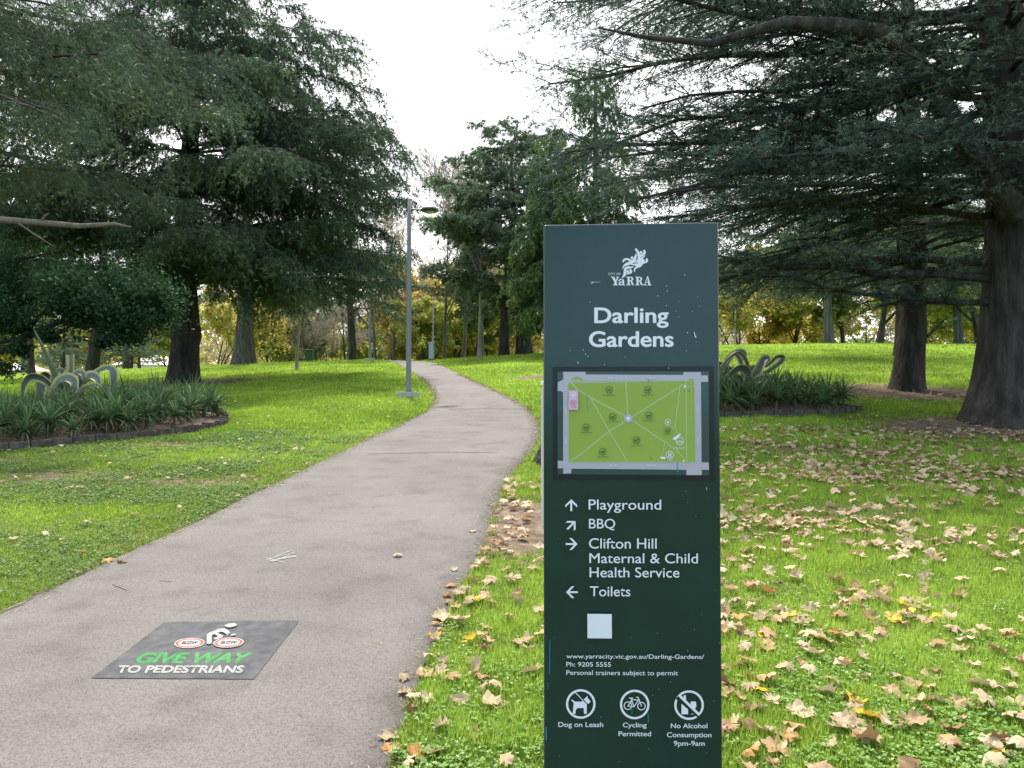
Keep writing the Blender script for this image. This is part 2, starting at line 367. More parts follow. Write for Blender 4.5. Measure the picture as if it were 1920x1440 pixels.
def chaikin(P, it=2):
    for _ in range(it):
        Q = [P[0]]
        for a, b_ in zip(P[:-1], P[1:]): Q += [.75 * a + .25 * b_, .25 * a + .75 * b_]
        P = np.array(Q + [P[-1]])
    return P
lw = chaikin(hit([p[0] for p in LE], [p[1] for p in LE])[:, :2]); rw = chaikin(hit([p[0] for p in RE], [p[1] for p in RE])[:, :2])
# carry the path on over the crest and back behind the viewpoint
lw = np.vstack([lw, lw[-1] + [[-3, 8], [-8, 22], [-16, 45]]]); rw = np.vstack([rw, rw[-1] + [[-3, 8], [-8, 22], [-16, 45]]])
lw = np.vstack([[lw[0] + [-3.5, -6]], lw]); rw = np.vstack([[rw[0] + [-3.2, -6]], rw])
PL, PR = resample(lw, 420), resample(rw, 420)
rsE = np.random.RandomState(3)
jit = np.convolve(rsE.randn(420), np.ones(3) / 3, 'same') * .02
PL[:, 0] += jit * .6; PR[:, 0] += np.convolve(rsE.randn(420), np.ones(3) / 3, 'same') * .018
PATHPOLY = np.vstack([PL, PR[::-1]])
def inside(poly, X, Y):
    r = np.zeros(X.shape, bool); n = len(poly)
    for i in range(n):
        x1, y1 = poly[i]; x2, y2 = poly[(i + 1) % n]
        if y1 == y2: continue
        c = ((y1 > Y) != (y2 > Y)) & (X < (x2 - x1) * (Y - y1) / (y2 - y1) + x1); r ^= c
    return r
_E = np.vstack([PL[::2], PR[::2]])
def edge_dist(X, Y, E=None):
    E = _E if E is None else E
    sh = X.shape; X = X.ravel(); Y = Y.ravel(); out = np.empty(len(X)); 
    for i in range(0, len(X), 20000):
        out[i:i+20000] = np.sqrt(((X[i:i+20000, None] - E[:, 0])**2 + (Y[i:i+20000, None] - E[:, 1])**2).min(1))
    return out.reshape(sh)

def vnoise(X, Y, s, seed=0):
    rs = np.random.RandomState(seed); G = rs.rand(64, 64)
    x = X * s; y = Y * s; i = np.floor(x).astype(int); j = np.floor(y).astype(int); fx = x - i; fy = y - j
    fx = fx * fx * (3 - 2 * fx); fy = fy * fy * (3 - 2 * fy)
    g = lambda a, b_: G[a % 64, b_ % 64]
    return (g(i, j) * (1 - fx) + g(i + 1, j) * fx) * (1 - fy) + (g(i, j + 1) * (1 - fx) + g(i + 1, j + 1) * fx) * fy

# garden beds (outlines in world metres)
def closed(P, it=2):
    P = np.array(P, float)
    for _ in range(it):
        Q = []
        for i in range(len(P)):
            a, b_ = P[i], P[(i + 1) % len(P)]; Q += [.75 * a + .25 * b_, .25 * a + .75 * b_]
        P = np.array(Q)
    return P
_l = hit([-140, 0, 120, 250, 340, 395, 424], [856, 846, 834, 822, 812, 804, 797])[:, :2]
BEDL = closed(list(_l) + [(-6.2, 16.6), (-7.3, 17.7), (-9.6, 18.6), (-12.4, 17.6), (-13.4, 14.8), (-12.6, 12.6)], 2)
_r = hit([1300, 1360, 1450, 1530, 1585, 1614], [783, 783, 782, 779, 776, 771])[:, :2]
BEDR = closed([(2.3, 15.2)] + list(_r) + [(6.35, 15.9), (5.7, 17.2), (4.2, 18.0), (2.6, 17.2)], 2)
# bare soil places: (x, y, rx, ry)
_d = hit([962, 700, 1690, 1880, 340, 990, 1430, 830], [985, 0 + 800, 735, 800, 735, 708, 860, 688])
DIRT = [(_d[0][0], _d[0][1], .55, 1.25), (_d[2][0], _d[2][1], 2.4, 1.6), (_d[3][0], _d[3][1], 2.6, 1.5), (-12.9, 30, 3, 2.2), (_d[5][0] + .5, _d[5][1], 1.2, 1.0)]
LAWN_DRY = [(-6.5, 9.3, 2.4, .8), (-8.5, 10.8, 2.5, .7), (-3.6, 9.0, .8, .5), (-5.2, 6.6, .8, .5), (3.4, 7.4, .8, .4), (4.6, 11.2, 1.6, .6), (-5.5, 12.4, 1.2, .4), (1.2, 11.5, .7, .8)]

def dirt_value(X, Y):
    ins = inside(PATHPOLY, X, Y); ed = edge_dist(X, Y)
    v = np.clip(1.0 - ed / .16, 0, 1) * .75
    for cx, cy, rx, ry in DIRT: v = np.maximum(v, np.clip(1.45 - 1.0 * np.sqrt(((X - cx) / rx)**2 + ((Y - cy) / ry)**2), 0, 1))
    for cx, cy, rx, ry in LAWN_DRY: v = np.maximum(v, .55 * np.clip(1.5 - np.sqrt(((X - cx) / rx)**2 + ((Y - cy) / ry)**2), 0, 1))
    v[inside(BEDL, X, Y) | inside(BEDR, X, Y)] = 1
    return v, ins, ed

# ------------------------------------------------------------------ ground sheet
def axis(lo, hi, fine_lo, fine_hi, step, g=1.12):
    a = list(np.arange(fine_lo, fine_hi, step)); s = step; x = fine_hi
    while x < hi: a.append(x); s *= g; x += s
    a.append(hi); s = step; x = fine_lo - step
    while x > lo: a.insert(0, x); s *= g; x -= s
    a.insert(0, lo); return np.array(a)
gx = axis(-1500, 1500, -11, 13, .16); gy = axis(-300, 2500, .5, 24, .16, 1.06)
GX, GY = np.meshgrid(gx, gy); GZ = H(GX, GY)
nx_, ny_ = len(gx), len(gy); ii = np.arange(nx_ * ny_).reshape(ny_, nx_)
acc = Acc(); acc.add(np.stack([GX, GY, GZ], -1), np.stack([ii[:-1, :-1], ii[:-1, 1:], ii[1:, 1:], ii[1:, :-1]], -1).reshape(-1, 4))
ground = acc.build('ground', M['ground'], smooth=True); tag(ground, kind='structure')
dv, _, _ = dirt_value(GX.ravel(), GY.ravel())
at = ground.data.attributes.new('thatch', 'FLOAT', 'POINT'); at.data.foreach_set('value', (np.clip((19 - GY.ravel()) / 9, 0, 1) * .9).astype(np.float32))
at = ground.data.attributes.new('dirt', 'FLOAT', 'POINT'); at.data.foreach_set('value', dv.astype(np.float32))

# the path
acc = Acc(); nc = 12; tt = np.linspace(0, 1, nc + 1)
PX = PL[:, None, 0] * (1 - tt) + PR[:, None, 0] * tt; PY = PL[:, None, 1] * (1 - tt) + PR[:, None, 1] * tt
PZ = H(PX, PY) + .012 + .00035 * np.clip(PY, 0, 60)
PZs = PZ.copy(); PZs[:, 0] -= .03; PZs[:, -1] -= .03
e0 = PX.copy(); e1 = PY.copy()
V = np.stack([PX, PY, PZ], -1)
skl = V[:, :1].copy(); skl[..., 2] -= .06; skl[..., 0] -= .01; skr = V[:, -1:].copy(); skr[..., 2] -= .06; skr[..., 0] += .01
V = np.concatenate([skl, V, skr], 1); ii = np.arange(V.shape[0] * V.shape[1]).reshape(V.shape[:2])
acc.add(V, np.stack([ii[:-1, :-1], ii[:-1, 1:], ii[1:, 1:], ii[1:, :-1]], -1).reshape(-1, 4))
path = acc.build('path', M['asphalt']); tag(path, kind='structure')
def path_z(P): return H(P[:, 0], P[:, 1]) + .012 + .00035 * np.clip(P[:, 1], 0, 60)

# ------------------------------------------------------------------ flat lettering and marks
FREF = {}
def text_mesh(s, offset=0, shear=0, space=1):
    c = bpy.data.curves.new('lettering', 'FONT'); c.body = s; c.offset = offset; c.shear = shear; c.space_character = space; c.resolution_u = 5
    o = bpy.data.objects.new('lettering', c); COL.objects.link(o); bpy.context.view_layer.update()
    dg = bpy.context.evaluated_depsgraph_get(); me = bpy.data.meshes.new_from_object(o.evaluated_get(dg))
    bpy.data.objects.remove(o); bpy.data.curves.remove(c)
    V = np.array([v.co[:] for v in me.vertices]); me.calc_loop_triangles()
    F = np.array([t.vertices[:] for t in me.loop_triangles]); bpy.data.meshes.remove(me)
    return V, F
CAPH = text_mesh('H')[0][:, 1].max()
class Draw:
    """flat marks laid on a surface; px -> world through mapper(points, lift)"""
    def __init__(s, mapper, base=.0008, eps=.00006): s.map = mapper; s.base = base; s.eps = eps; s.n = 0
    def start(s): s.acc = Acc(); return s
    def put(s, P, F, lift=None):
        z = s.base + s.eps * (s.n % 400) * .4 if lift is None else lift
        s.n += 1; s.acc.add(s.map(np.asarray(P, float), z), F)
    def poly(s, P, holes=()):
        loops = [[Vector((x, y, 0)) for x, y in P]] + [[Vector((x, y, 0)) for x, y in h] for h in holes]
        F = tessellate_polygon(loops); A = np.array([(v.x, v.y) for l in loops for v in l]); s.put(A, np.array(F))
    def circle(s, c, r, n=28, ry=None, rot=0, inner=None):
        a = np.arange(n) * 2 * math.pi / n; ry = ry or r
        def ring(rx, ry): 
            x = rx * np.cos(a); y = ry * np.sin(a)
            return np.stack([c[0] + x * math.cos(rot) - y * math.sin(rot), c[1] + x * math.sin(rot) + y * math.cos(rot)], -1)
        if inner:
            A = np.vstack([ring(r, ry), ring(r * inner, ry * inner)]); F = [(i, (i+1) % n, n + (i+1) % n, n + i) for i in range(n)]
            s.put(A, F)
        else: s.put(np.vstack([ring(r, ry), [c]]), [(i, (i+1) % n, n) for i in range(n)])
    def stroke(s, P, w, caps=True, sub=0):
        P = np.array(P, float); w = np.broadcast_to(np.asarray(w, float), (len(P),)).copy()
        if sub:
            t = np.linspace(0, len(P) - 1, (len(P) - 1) * sub + 1); Q = np.empty((len(t), 2))
            for q, u in enumerate(t):     # Catmull-Rom
                i = min(int(u), len(P) - 2); f = u - i
                p = [P[max(i-1, 0)], P[i], P[i+1], P[min(i+2, len(P)-1)]]
                Q[q] = .5 * ((2*p[1]) + (-p[0]+p[2])*f + (2*p[0]-5*p[1]+4*p[2]-p[3])*f*f + (-p[0]+3*p[1]-3*p[2]+p[3])*f**3)
            w = np.interp(t, np.arange(len(P)), w); P = Q
        T = np.gradient(P, axis=0); T /= np.maximum(np.linalg.norm(T, axis=1, keepdims=True), 1e-9)
        Nn = np.stack([-T[:, 1], T[:, 0]], -1) * w[:, None] / 2; n = len(P)
        s.put(np.vstack([P + Nn, P - Nn]), [(i, i+1, n+i+1, n+i) for i in range(n-1)])
        if caps:
            for q in (0, -1):
                if w[q] > .3: s.circle(P[q], w[q] / 2, 12)
    def text(s, t, x0, x1, base, top, bold=0, slope=0, shear=0, space=1, base2=None):
        """baseline from (x0, base) to (x1, base + slope*(x1-x0)); cap height base-top"""
        V, F = text_mesh(t, 0, 0, space); a, b_ = V[:, 0].min(), V[:, 0].max()
        u = (V[:, 0] - a) / (b_ - a); h = V[:, 1] / CAPH * (base - top)
        X = x0 + u * (x1 - x0) + shear * h; Y = base + slope * (X - x0) - h
        P = np.stack([X, Y], -1); s.put(P, F)
        if bold:
            r_ = bold * (base - top) * .8
            for q in range(8): s.put(P + r_ * np.array([math.cos(q * .7854), .7 * math.sin(q * .7854)]), F)
    def done(s, name, mat, parent): return s.acc.build(name, mat, parent)

# ------------------------------------------------------------------ the sign
yL, yR = 1.990, 1.961
A0 = atdepth(1021, 421, yL); B0 = atdepth(1349.5, 416, yR)
u_ = (B0 - A0); u_[2] = 0; SW = np.linalg.norm(u_); u_ /= SW; n_ = np.array([u_[1], -u_[0], 0.])   # n_ faces the viewer
if n_[1] > 0: n_ = -n_
TOPZ = (A0[2] + B0[2]) / 2
mid = (A0 + B0) / 2; gz = float(H(mid[0], mid[1] + .05))
sign = empty('information_sign', (mid[0], mid[1] + .05, gz), math.atan2(u_[1], u_[0]))
tag(sign, 'tall dark green information sign with white lettering and a park map beside the path', 'sign')
SINV = (Matrix.Translation(sign.location) @ Matrix.Rotation(sign.rotation_euler[2], 4, 'Z')).inverted()
SI = np.array(SINV)
def on_sign(P, lift):
    d = rays(P[:, 0], P[:, 1]); o = np.array([0, 0, CZ]); q = A0 + n_ * lift
    t = ((q - o) @ n_) / (d @ n_); W = o + d * t[:, None]
    return W @ SI[:3, :3].T + SI[:3, 3]
bm = bmesh.new(); hh = TOPZ - gz + .25
thick = .09
fy = float((SI[:3, :3] @ A0 + SI[:3, 3])[1])
box_bm(bm, (0, fy + thick / 2, hh / 2 - .25), (SW, thick, hh), .006)
body = bm_obj('sign_body', bm, M['sign'], sign, True)
try:
    bpy_mod = body.modifiers.new('normals', 'WEIGHTED_NORMAL'); bpy_mod.keep_sharp = True
except Exception: pass
D = Draw(on_sign)
Z1 = lambda x, y: (1000 + x / 4.8, 400 + y / 4.8)
ZM = lambda x, y: (1020 + x / 5.647, 680 + y / 5.647)
ZL = lambda x, y: (1130 + x / 18., 460 + y / 18.)
ZT = lambda x, y: (1020 + x / 4.5, 900 + y / 4.5)
ZB = lambda x, y: (1020 + x / 5.486, 1200 + y / 5.486)
def mp_(f, pts): return [f(*p) for p in pts]
# logo
D.start()
def S(pts, w): D.stroke(mp_(ZL, pts), np.array(w) / 18., True, 4)
S([(1125, 140), (1190, 230), (1225, 340), (1230, 450), (1160, 550), (1075, 600)], [75, 82, 105, 110, 60, 8])
S([(1395, 175), (1420, 240), (1350, 320), (1260, 370), (1230, 450)], [60, 80, 80, 90, 90]); D.circle(ZL(1297, 237), 45 / 18.)
S([(1130, 300), (1100, 400), (1060, 510), (940, 590), (800, 640), (710, 710), (680, 790)], [40, 78, 120, 110, 100, 50, 14])
S([(690, 550), (730, 490), (820, 460), (920, 500), (1020, 540)], [50, 75, 66, 66, 40]); D.circle(ZL(990, 418), 45 / 18.)
S([(1440, 345), (1370, 390), (1310, 470), (1270, 570), (1200, 650), (1060, 650), (945, 655)], [18, 50, 75, 130, 110, 50, 8])
S([(1485, 460), (1490, 530), (1410, 580), (1320, 600), (1250, 680), (1140, 740), (1080, 810), (1070, 895)], [60, 85, 60, 110, 120, 70, 55, 22]); D.circle(ZL(1368, 505), 46 / 18.)
S([(1040, 712), (950, 750), (850, 745), (770, 800), (750, 900), (740, 990), (700, 1050), (645, 1080)], [18, 66, 80, 95, 85, 95, 60, 16])
S([(890, 830), (945, 850), (955, 900), (900, 940), (800, 960), (750, 980)], [20, 80, 75, 62, 40, 40]); D.circle(ZL(845, 880), 43 / 18.)
# logo wordmark with thin strokes, thick stems and serifs
def Q(pts): D.poly(mp_(ZL, pts))
def serif(x, y, w, h=26): Q([(x - w/2, y), (x + w/2, y), (x + w/2, y - h), (x - w/2, y - h)])
Q([(300, 1062), (385, 1062), (475, 1225), (475, 1335), (395, 1335), (395, 1235)]); Q([(505, 1062), (545, 1062), (462, 1235), (435, 1190)])
serif(340, 1085, 125); serif(505, 1085, 95); serif(430, 1350, 160)
D.stroke(mp_(ZL, [(560, 1195), (590, 1150), (645, 1140), (690, 1180), (695, 1260), (695, 1320), (740, 1345)]), np.array([50, 32, 30, 55, 70, 60, 20]) / 18, True, 3)
D.stroke(mp_(ZL, [(690, 1220), (620, 1240), (560, 1290), (590, 1335), (650, 1325), (690, 1290)]), np.array([22, 34, 62, 42, 26, 20]) / 18, True, 3)
for x in (800, 1100):
    Q([(x + 40, 1062), (x + 110, 1062), (x + 110, 1335), (x + 40, 1335)]); serif(x + 60, 1085, 125); serif(x + 72, 1350, 145)
    D.stroke(mp_(ZL, [(x + 100, 1078), (x + 170, 1080), (x + 205, 1130), (x + 170, 1190), (x + 100, 1200)]), np.array([24, 34, 66, 34, 22]) / 18, False, 4)
    D.stroke(mp_(ZL, [(x + 140, 1195), (x + 185, 1250), (x + 205, 1310), (x + 250, 1340)]), np.array([30, 58, 58, 22]) / 18, True, 3)
Q([(1500, 1040), (1530, 1040), (1620, 1335), (1540, 1335)]); Q([(1500, 1040), (1510, 1075), (1435, 1335), (1405, 1335)]); Q([(1445, 1255), (1565, 1255), (1565, 1235), (1450, 1235)])
serif(1425, 1350, 110); serif(1575, 1350, 130)
D.text('CITY OF', *[ZL(185, 0)[0], ZL(605, 0)[0]], ZL(0, 1005)[1], ZL(0, 930)[1], .012)
D.done('logo', M['white'], sign)
D.start(); D.text('Darling', 1115.2, 1252.7, 605.2, 577.4, .05, -.003); D.text('Gardens', 1105.2, 1262, 650, 622, .05, -.003); D.done('title_lettering', M['white'], sign)
# map
D.start(); fo = mp_(ZM, [(92, 43), (1800, 38), (1808, 1245), (97, 1236)]); fi = mp_(ZM, [(145, 97), (1742, 92), (1748, 1190), (148, 1178)])
D.poly(fo, [fi]); D.done('map_frame', M['map_black'], sign)
mapb = None
D.start(); D.poly(mp_(ZM, [(143, 96), (1744, 91), (1750, 1192), (146, 1180)])); mapb = D.done('map_panel', M['map_bg'], sign)
D.start()
D.poly(mp_(ZM, [(203, 97), (437, 97), (443, 125), (1472, 130), (1478, 100), (1660, 100), (1662, 135), (1735, 135), (1738, 203), (1662, 205), (1668, 1055), (1744, 1057), (1746, 1135), (1670, 1133),
                 (1670, 1190), (1508, 1190), (1508, 1135), (1200, 1130), (290, 1122), (286, 1172), (203, 1175), (205, 1118), (146, 1118), (146, 1040), (203, 1040), (203, 315), (180, 302), (146, 300), (146, 210), (205, 175)]))
D.done('map_streets', M['map_road'], mapb)
gm = noise_mat('map green', [(.24, .32, .05), (.30, .38, .075)], 2.0, rough=.3)
D.start(); D.poly(mp_(ZM, [(265, 215), (1590, 200), (1600, 1045), (262, 1050)]))
D.poly(mp_(ZM, [(285, 182), (320, 152), (355, 145), (390, 158), (430, 185)])); D.poly(mp_(ZM, [(1520, 190), (1545, 170), (1585, 172), (1592, 190)])); D.poly(mp_(ZM, [(255, 215), (270, 225), (262, 290), (255, 290)]))
D.done('map_park', gm, mapb)
D.start()
C0 = (893, 590)
for pts, w in ([[(270, 200), (360, 285), (495, 370), (850, 560), C0], 14], [[(275, 1040), (350, 1000), (690, 725), (820, 650), (862, 610)], 14], [[(495, 375), (690, 725), (885, 1050)], 12],
               [[(865, 200), (888, 545)], 14], [[(1460, 230), (1430, 262), (930, 575)], 13], [[(930, 610), (1300, 855), (1420, 945), (1500, 1035)], 14], [[(1505, 200), (1510, 1040)], 13],
               [[(1440, 255), (1385, 700)], 13], [[(1345, 665), (1400, 725), (1440, 770)], 9], [[(1275, 850), (1258, 960), (1205, 1045)], 12], [[(1380, 790), (1300, 862)], 9],
               [[(1470, 275), (1590, 245)], 9], [[(285, 194), (1590, 192)], 9], [[(1590, 205), (1602, 1045)], 9], [[(262, 300), (262, 1045)], 7], [[(280, 1052), (1595, 1050)], 8]):
    D.stroke(mp_(ZM, pts), w / 5.647, True)
D.done('map_paths', M['map_path'], mapb)
D.start(); D.circle(ZM(*C0), 45 / 5.647); D.done('map_rotunda', M['map_road'], mapb)
D.start(); D.circle(ZM(*C0), 17 / 5.647, 14)
D.poly(mp_(ZM, [(1365, 800), (1440, 748), (1452, 758), (1425, 790), (1395, 815), (1372, 820)])); D.poly(mp_(ZM, [(1235, 997), (1285, 997), (1285, 1022), (1235, 1022)]))
D.poly(mp_(ZM, [(1480, 235), (1500, 235), (1500, 262), (1480, 262)]))
for c, r in (((1310, 630), 32), ((1438, 830), 43), ((1332, 978), 42), ((311, 338), 32)): D.circle(ZM(*c), r / 5.647, 24, inner=.84)
D.circle(ZM(1310, 632), 12 / 5.647, 10); D.circle(ZM(1424, 838), 13 / 5.647, 12, inner=.6); D.circle(ZM(1455, 838), 13 / 5.647, 12, inner=.6)
D.stroke(mp_(ZM, [(1424, 838), (1436, 815), (1455, 838)]), .8); D.stroke(mp_(ZM, [(1322, 960), (1322, 998)]), 2.2); D.stroke(mp_(ZM, [(1343, 960), (1343, 998)]), 2.2)
D.text('Playground', *[ZM(1290, 0)[0], ZM(1333, 0)[0]], ZM(0, 674)[1], ZM(0, 666)[1]); D.text('Maternal and Child', ZM(1380, 0)[0], ZM(1500, 0)[0], ZM(0, 900)[1], ZM(0, 890)[1]); D.text('Health Service', ZM(1395, 0)[0], ZM(1485, 0)[0], ZM(0, 915)[1], ZM(0, 905)[1])
D.text('Toilets', ZM(1305, 0)[0], ZM(1362, 0)[0], ZM(0, 1038)[1], ZM(0, 1024)[1], .03)
D.text('NORTH', ZM(685, 0)[0], ZM(768, 0)[0], ZM(0, 170)[1], ZM(0, 153)[1], .02); D.text('TERRACE', ZM(1075, 0)[0], ZM(1180, 0)[0], ZM(0, 170)[1], ZM(0, 153)[1], .02)
D.text('SOUTH', ZM(692, 0)[0], ZM(772, 0)[0], ZM(0, 1094)[1], ZM(0, 1077)[1], .02); D.text('TERRACE', ZM(1088, 0)[0], ZM(1185, 0)[0], ZM(0, 1098)[1], ZM(0, 1081)[1], .02)
def vtext(t, x, y0, y1, h):     # vertical street names
    Vt, F = text_mesh(t, 0); a, b_ = Vt[:, 0].min(), Vt[:, 0].max(); q = (Vt[:, 0] - a) / (b_ - a)
    P = np.stack([x - Vt[:, 1] / CAPH * h + 0 * q, y1 + (y0 - y1) * q], -1); D.put(np.array([ZM(*p) for p in P]), F)
vtext('GOLD', 238, 470, 550, 14); vtext('STREET', 238, 795, 860, 14); vtext('HODDLE', 1635, 455, 540, 14); vtext('STREET', 1635, 790, 885, 14)
D.done('map_white_marks', M['white'], mapb)
D.start()
def dog(cx, cy, k):     # small dog in a ring, zoom pixels of the map
    D.circle(ZM(cx, cy), k / 5.647, 24, inner=.84); s = k / 40.
    D.poly([ZM(cx + x * s, cy + y * s) for x, y in [(-20, -6), (6, -6), (12, -18), (18, -14), (24, -8), (18, -2), (12, 4), (12, 24), (5, 24), (5, 8), (-10, 8), (-13, 24), (-20, 24), (-18, 6), (-24, -12)]])
for c in ((690, 288), (1100, 288), (727, 573), (1111, 560), (445, 685), (979, 820), (622, 942)):
    D.start(); dog(*c, 39); D.text('Dogs off leash', ZM(c[0] - 60, 0)[0], ZM(c[0] + 62, 0)[0], ZM(0, c[1] + 59)[1], ZM(0, c[1] + 48)[1], .01); D.done('map_dog_mark', M['map_ink'], mapb)
D.start(); dog(1311, 718, 32); D.text('Dogs on leash', ZM(1265, 0)[0], ZM(1360, 0)[0], ZM(0, 762)[1], ZM(0, 752)[1], .01)
D.circle(ZM(1137, 1017), 1.1, 8); D.stroke(mp_(ZM, [(1540, 290), (1536, 312)]), .9)
D.done('map_dog_mark', M['map_ink'], mapb)
D.start(); D.poly(mp_(ZM, [(262, 293), (361, 293), (361, 500), (260, 500)])); D.done('map_pink_label', M['map_pink'], mapb)
D.start(); dog(311, 426, 32); D.text('No dogs', ZM(280, 0)[0], ZM(341, 0)[0], ZM(0, 474)[1], ZM(0, 462)[1], .02); D.done('map_no_dogs_mark', M['map_magenta'], mapb)
D.start(); D.circle(ZM(311, 340), 31 / 5.647, 24, inner=.84); D.poly([ZM(311 + x, 340 + y) for x, y in [(-14, -4), (4, -6), (12, -16), (18, -6), (6, 6), (4, 16), (-2, 8), (-10, 14)]]); D.text('Dogs', ZM(285, 0)[0], ZM(336, 0)[0], ZM(0, 385)[1], ZM(0, 375)[1]); D.done('map_pink_dog_mark', M['white'], mapb)
D.start(); D.poly(mp_(ZM, [(1468, 1022), (1490, 1038), (1485, 1055), (1468, 1055)])); D.text('You are here', ZM(1440, 0)[0], ZM(1555, 0)[0], ZM(0, 1083)[1], ZM(0, 1072)[1]); D.done('map_here_mark', M['map_yellow'], mapb)
# directions
D.start()
for t, x0, x1, b_, tp in (('Playground', 377, 988, 248, 165), ('BBQ', 380, 600, 408, 328), ('Clifton Hill', 380, 950, 577, 492), ('Maternal & Child', 383, 1298, 700, 618), ('Health Service', 385, 1142, 820, 737), ('Toilets', 388, 728, 980, 897)):
    a0 = ZT(x0, b_); a1 = ZT(x1, tp); D.start(); D.text(t, a0[0], a1[0], a0[1], a1[1], .011, .003); D.done('direction_lettering', M['white'], sign)
def arrow(c, ang, k=1.0):
    D.start(); ca, sa = math.cos(ang), math.sin(ang)
    R = lambda x, y: ZT(c[0] + (x * ca - y * sa) * k, c[1] + (x * sa + y * ca) * k)
    D.poly([R(-50, -8), (R(38, -8)), R(38, 8), R(-50, 8)])
    D.poly([R(50, 0), R(2, -50), R(-20, -50), R(28, 0), R(-20, 50), R(2, 50)])
    D.done('arrow', M['white'], sign)
arrow((230, 212), -math.pi / 2); arrow((231, 381), -math.pi / 4, .98); arrow((233, 540), 0); arrow((236, 946), math.pi)
D.start(); D.poly(mp_(ZT, [(366, 1129), (572, 1131), (573, 1337), (367, 1335)])); D.done('blank_label', M['white'], sign)
D.start()
for t, x0, x1, b_, tp in (('www.yarracity.vic.gov.au/Darling-Gardens/', 230, 1645, 188, 145), ('Ph: 9205 5555', 230, 688, 272, 227), ('Personal trainers subject to permit', 230, 1378, 358, 312)):
    a0 = ZB(x0, b_); a1 = ZB(x1, tp); D.start(); D.text(t, a0[0], a1[0], a0[1], a1[1], .012, .0045); D.done('contact_lettering', M['white'], sign)
D.start()
for t, x0, x1, b_, tp in (('Dog on Leash', 148, 608, 893, 845), ('Cycling', 812, 1055, 897, 851), ('Permitted', 768, 1100, 988, 940), ('No Alcohol', 1305, 1680, 906, 858), ('Consumption', 1265, 1722, 999, 950), ('9pm-9am', 1335, 1652, 1087, 1038)):
    a0 = ZB(x0, b_); a1 = ZB(x1, tp); D.start(); D.text(t, a0[0], a1[0], a0[1], a1[1], .024, .003); D.done('rules_lettering', M['white'], sign)
# pictograms
D.start(); D.circle(ZB(378, 658), 152 / 5.486, 48, inner=.85)
D.poly(mp_(ZB, [(278, 615), (290, 614), (320, 634), (385, 634), (398, 622), (440, 658), (440, 760), (412, 760), (408, 700), (345, 700), (326, 722), (324, 760), (296, 760), (300, 700), (306, 650)]))
D.poly(mp_(ZB, [(408, 612), (446, 574), (450, 598), (480, 632), (458, 656), (442, 650)])); D.stroke(mp_(ZB, [(322, 540), (402, 622)]), 8 / 5.486, False)
D.done('dog_pictogram', M['white'], sign)
D.start(); D.circle(ZB(933, 663), 152 / 5.486, 48, inner=.85)
D.circle(ZB(863, 676), 43 / 5.486, 32, inner=.8); D.circle(ZB(1002, 680), 43 / 5.486, 32, inner=.8)
for p in ([(863, 680), (925, 686), (972, 618), (900, 612), (925, 686)], [(863, 680), (905, 612), (893, 598)], [(878, 597), (915, 597)], [(1002, 680), (972, 600), (965, 588), (952, 588)], [(905, 612), (895, 640)]):
    for a_, b_ in zip(p[:-1], p[1:]): D.stroke([ZB(*a_), ZB(*b_)], 9 / 5.486, True)
D.done('bicycle_pictogram', M['white'], sign)
D.start(); D.circle(ZB(1492, 670), 152 / 5.486, 48, inner=.85)
D.poly(mp_(ZB, [(1436, 568), (1460, 568), (1460, 605), (1462, 622), (1482, 645), (1482, 764), (1414, 764), (1414, 645), (1436, 620)]))
D.poly(mp_(ZB, [(1510, 632), (1562, 632), (1568, 680), (1560, 700), (1545, 708), (1545, 756), (1568, 764), (1504, 764), (1532, 756), (1534, 708), (1515, 700), (1508, 680)]))
D.done('bottle_and_glass_pictogram', M['white'], sign)
D.start(); D.stroke(mp_(ZB, [(1368, 588), (1596, 782)]), 44 / 5.486, False); D.done('slash_backing', M['sign'], sign)
D.start(); D.stroke(mp_(ZB, [(1388, 566), (1600, 772)]), 26 / 5.486, False); D.done('slash_stroke', M['white'], sign)
# paint splashes and scratches
D.start(); rs = np.random.RandomState(5)
for x, y in ((1200, 653), (1206, 700), (1120, 743), (1478, 750), (1497, 838), (1430, 883), (1198, 830), (1310, 930), (1315, 793), (1388, 1074), (1373, 1183), (1380, 1238), (333, 1233), (400, 1335), (402, 1348), (470, 1268), (492, 1286), (830, 1294), (640, 1360), (450, 1230), (1216, 1392), (1362, 555), (1468, 1155), (512, 800), (1283, 880)):
    D.circle(Z1(x, y), rs.uniform(.4, 1.0), 8, ry=rs.uniform(.4, 1.0), rot=rs.rand() * 3)
D.stroke(mp_(Z1, [(1447, 1068), (1458, 1118)]), 1.3, False); D.stroke(mp_(Z1, [(1462, 1100), (1464, 1122)]), .8, False)
D.stroke(mp_(Z1, [(515, 618), (600, 618)]), .6, False); D.stroke(mp_(Z1, [(520, 634), (545, 618)]), .9, False)
D.stroke(mp_(ZT, [(1372, 60), (1374, 85)]), .7, False)
for _ in range(45):
    x, y = rs.uniform(1030, 1350), rs.uniform(910, 1436); D.circle((x, y), rs.uniform(.25, .6), 6)
D.done('paint_splashes', M['white'], sign)
D.start()
for p, w in (([(62, 0), (58, 180), (55, 355)], .9), ([(42, 440), (42, 500)], .8), ([(22, 900), (24, 1030)], 1.8), ([(905, 690), (904, 762)], .8), ([(1070, 750), (1072, 850)], 1.0)):
    D.stroke(mp_(ZB, p), w, True)
D.stroke(mp_(ZM, [(1411, 1048), (1413, 1130)]), 1.3); D.circle(ZM(1413, 1150), 1.6, 10); D.stroke(mp_(ZM, [(1107, 170), (1105, 205)]), .9); D.stroke(mp_(ZM, [(450, 330), (466, 505)]), .6)
D.done('blue_paint_drips', M['sky_blue'], sign)

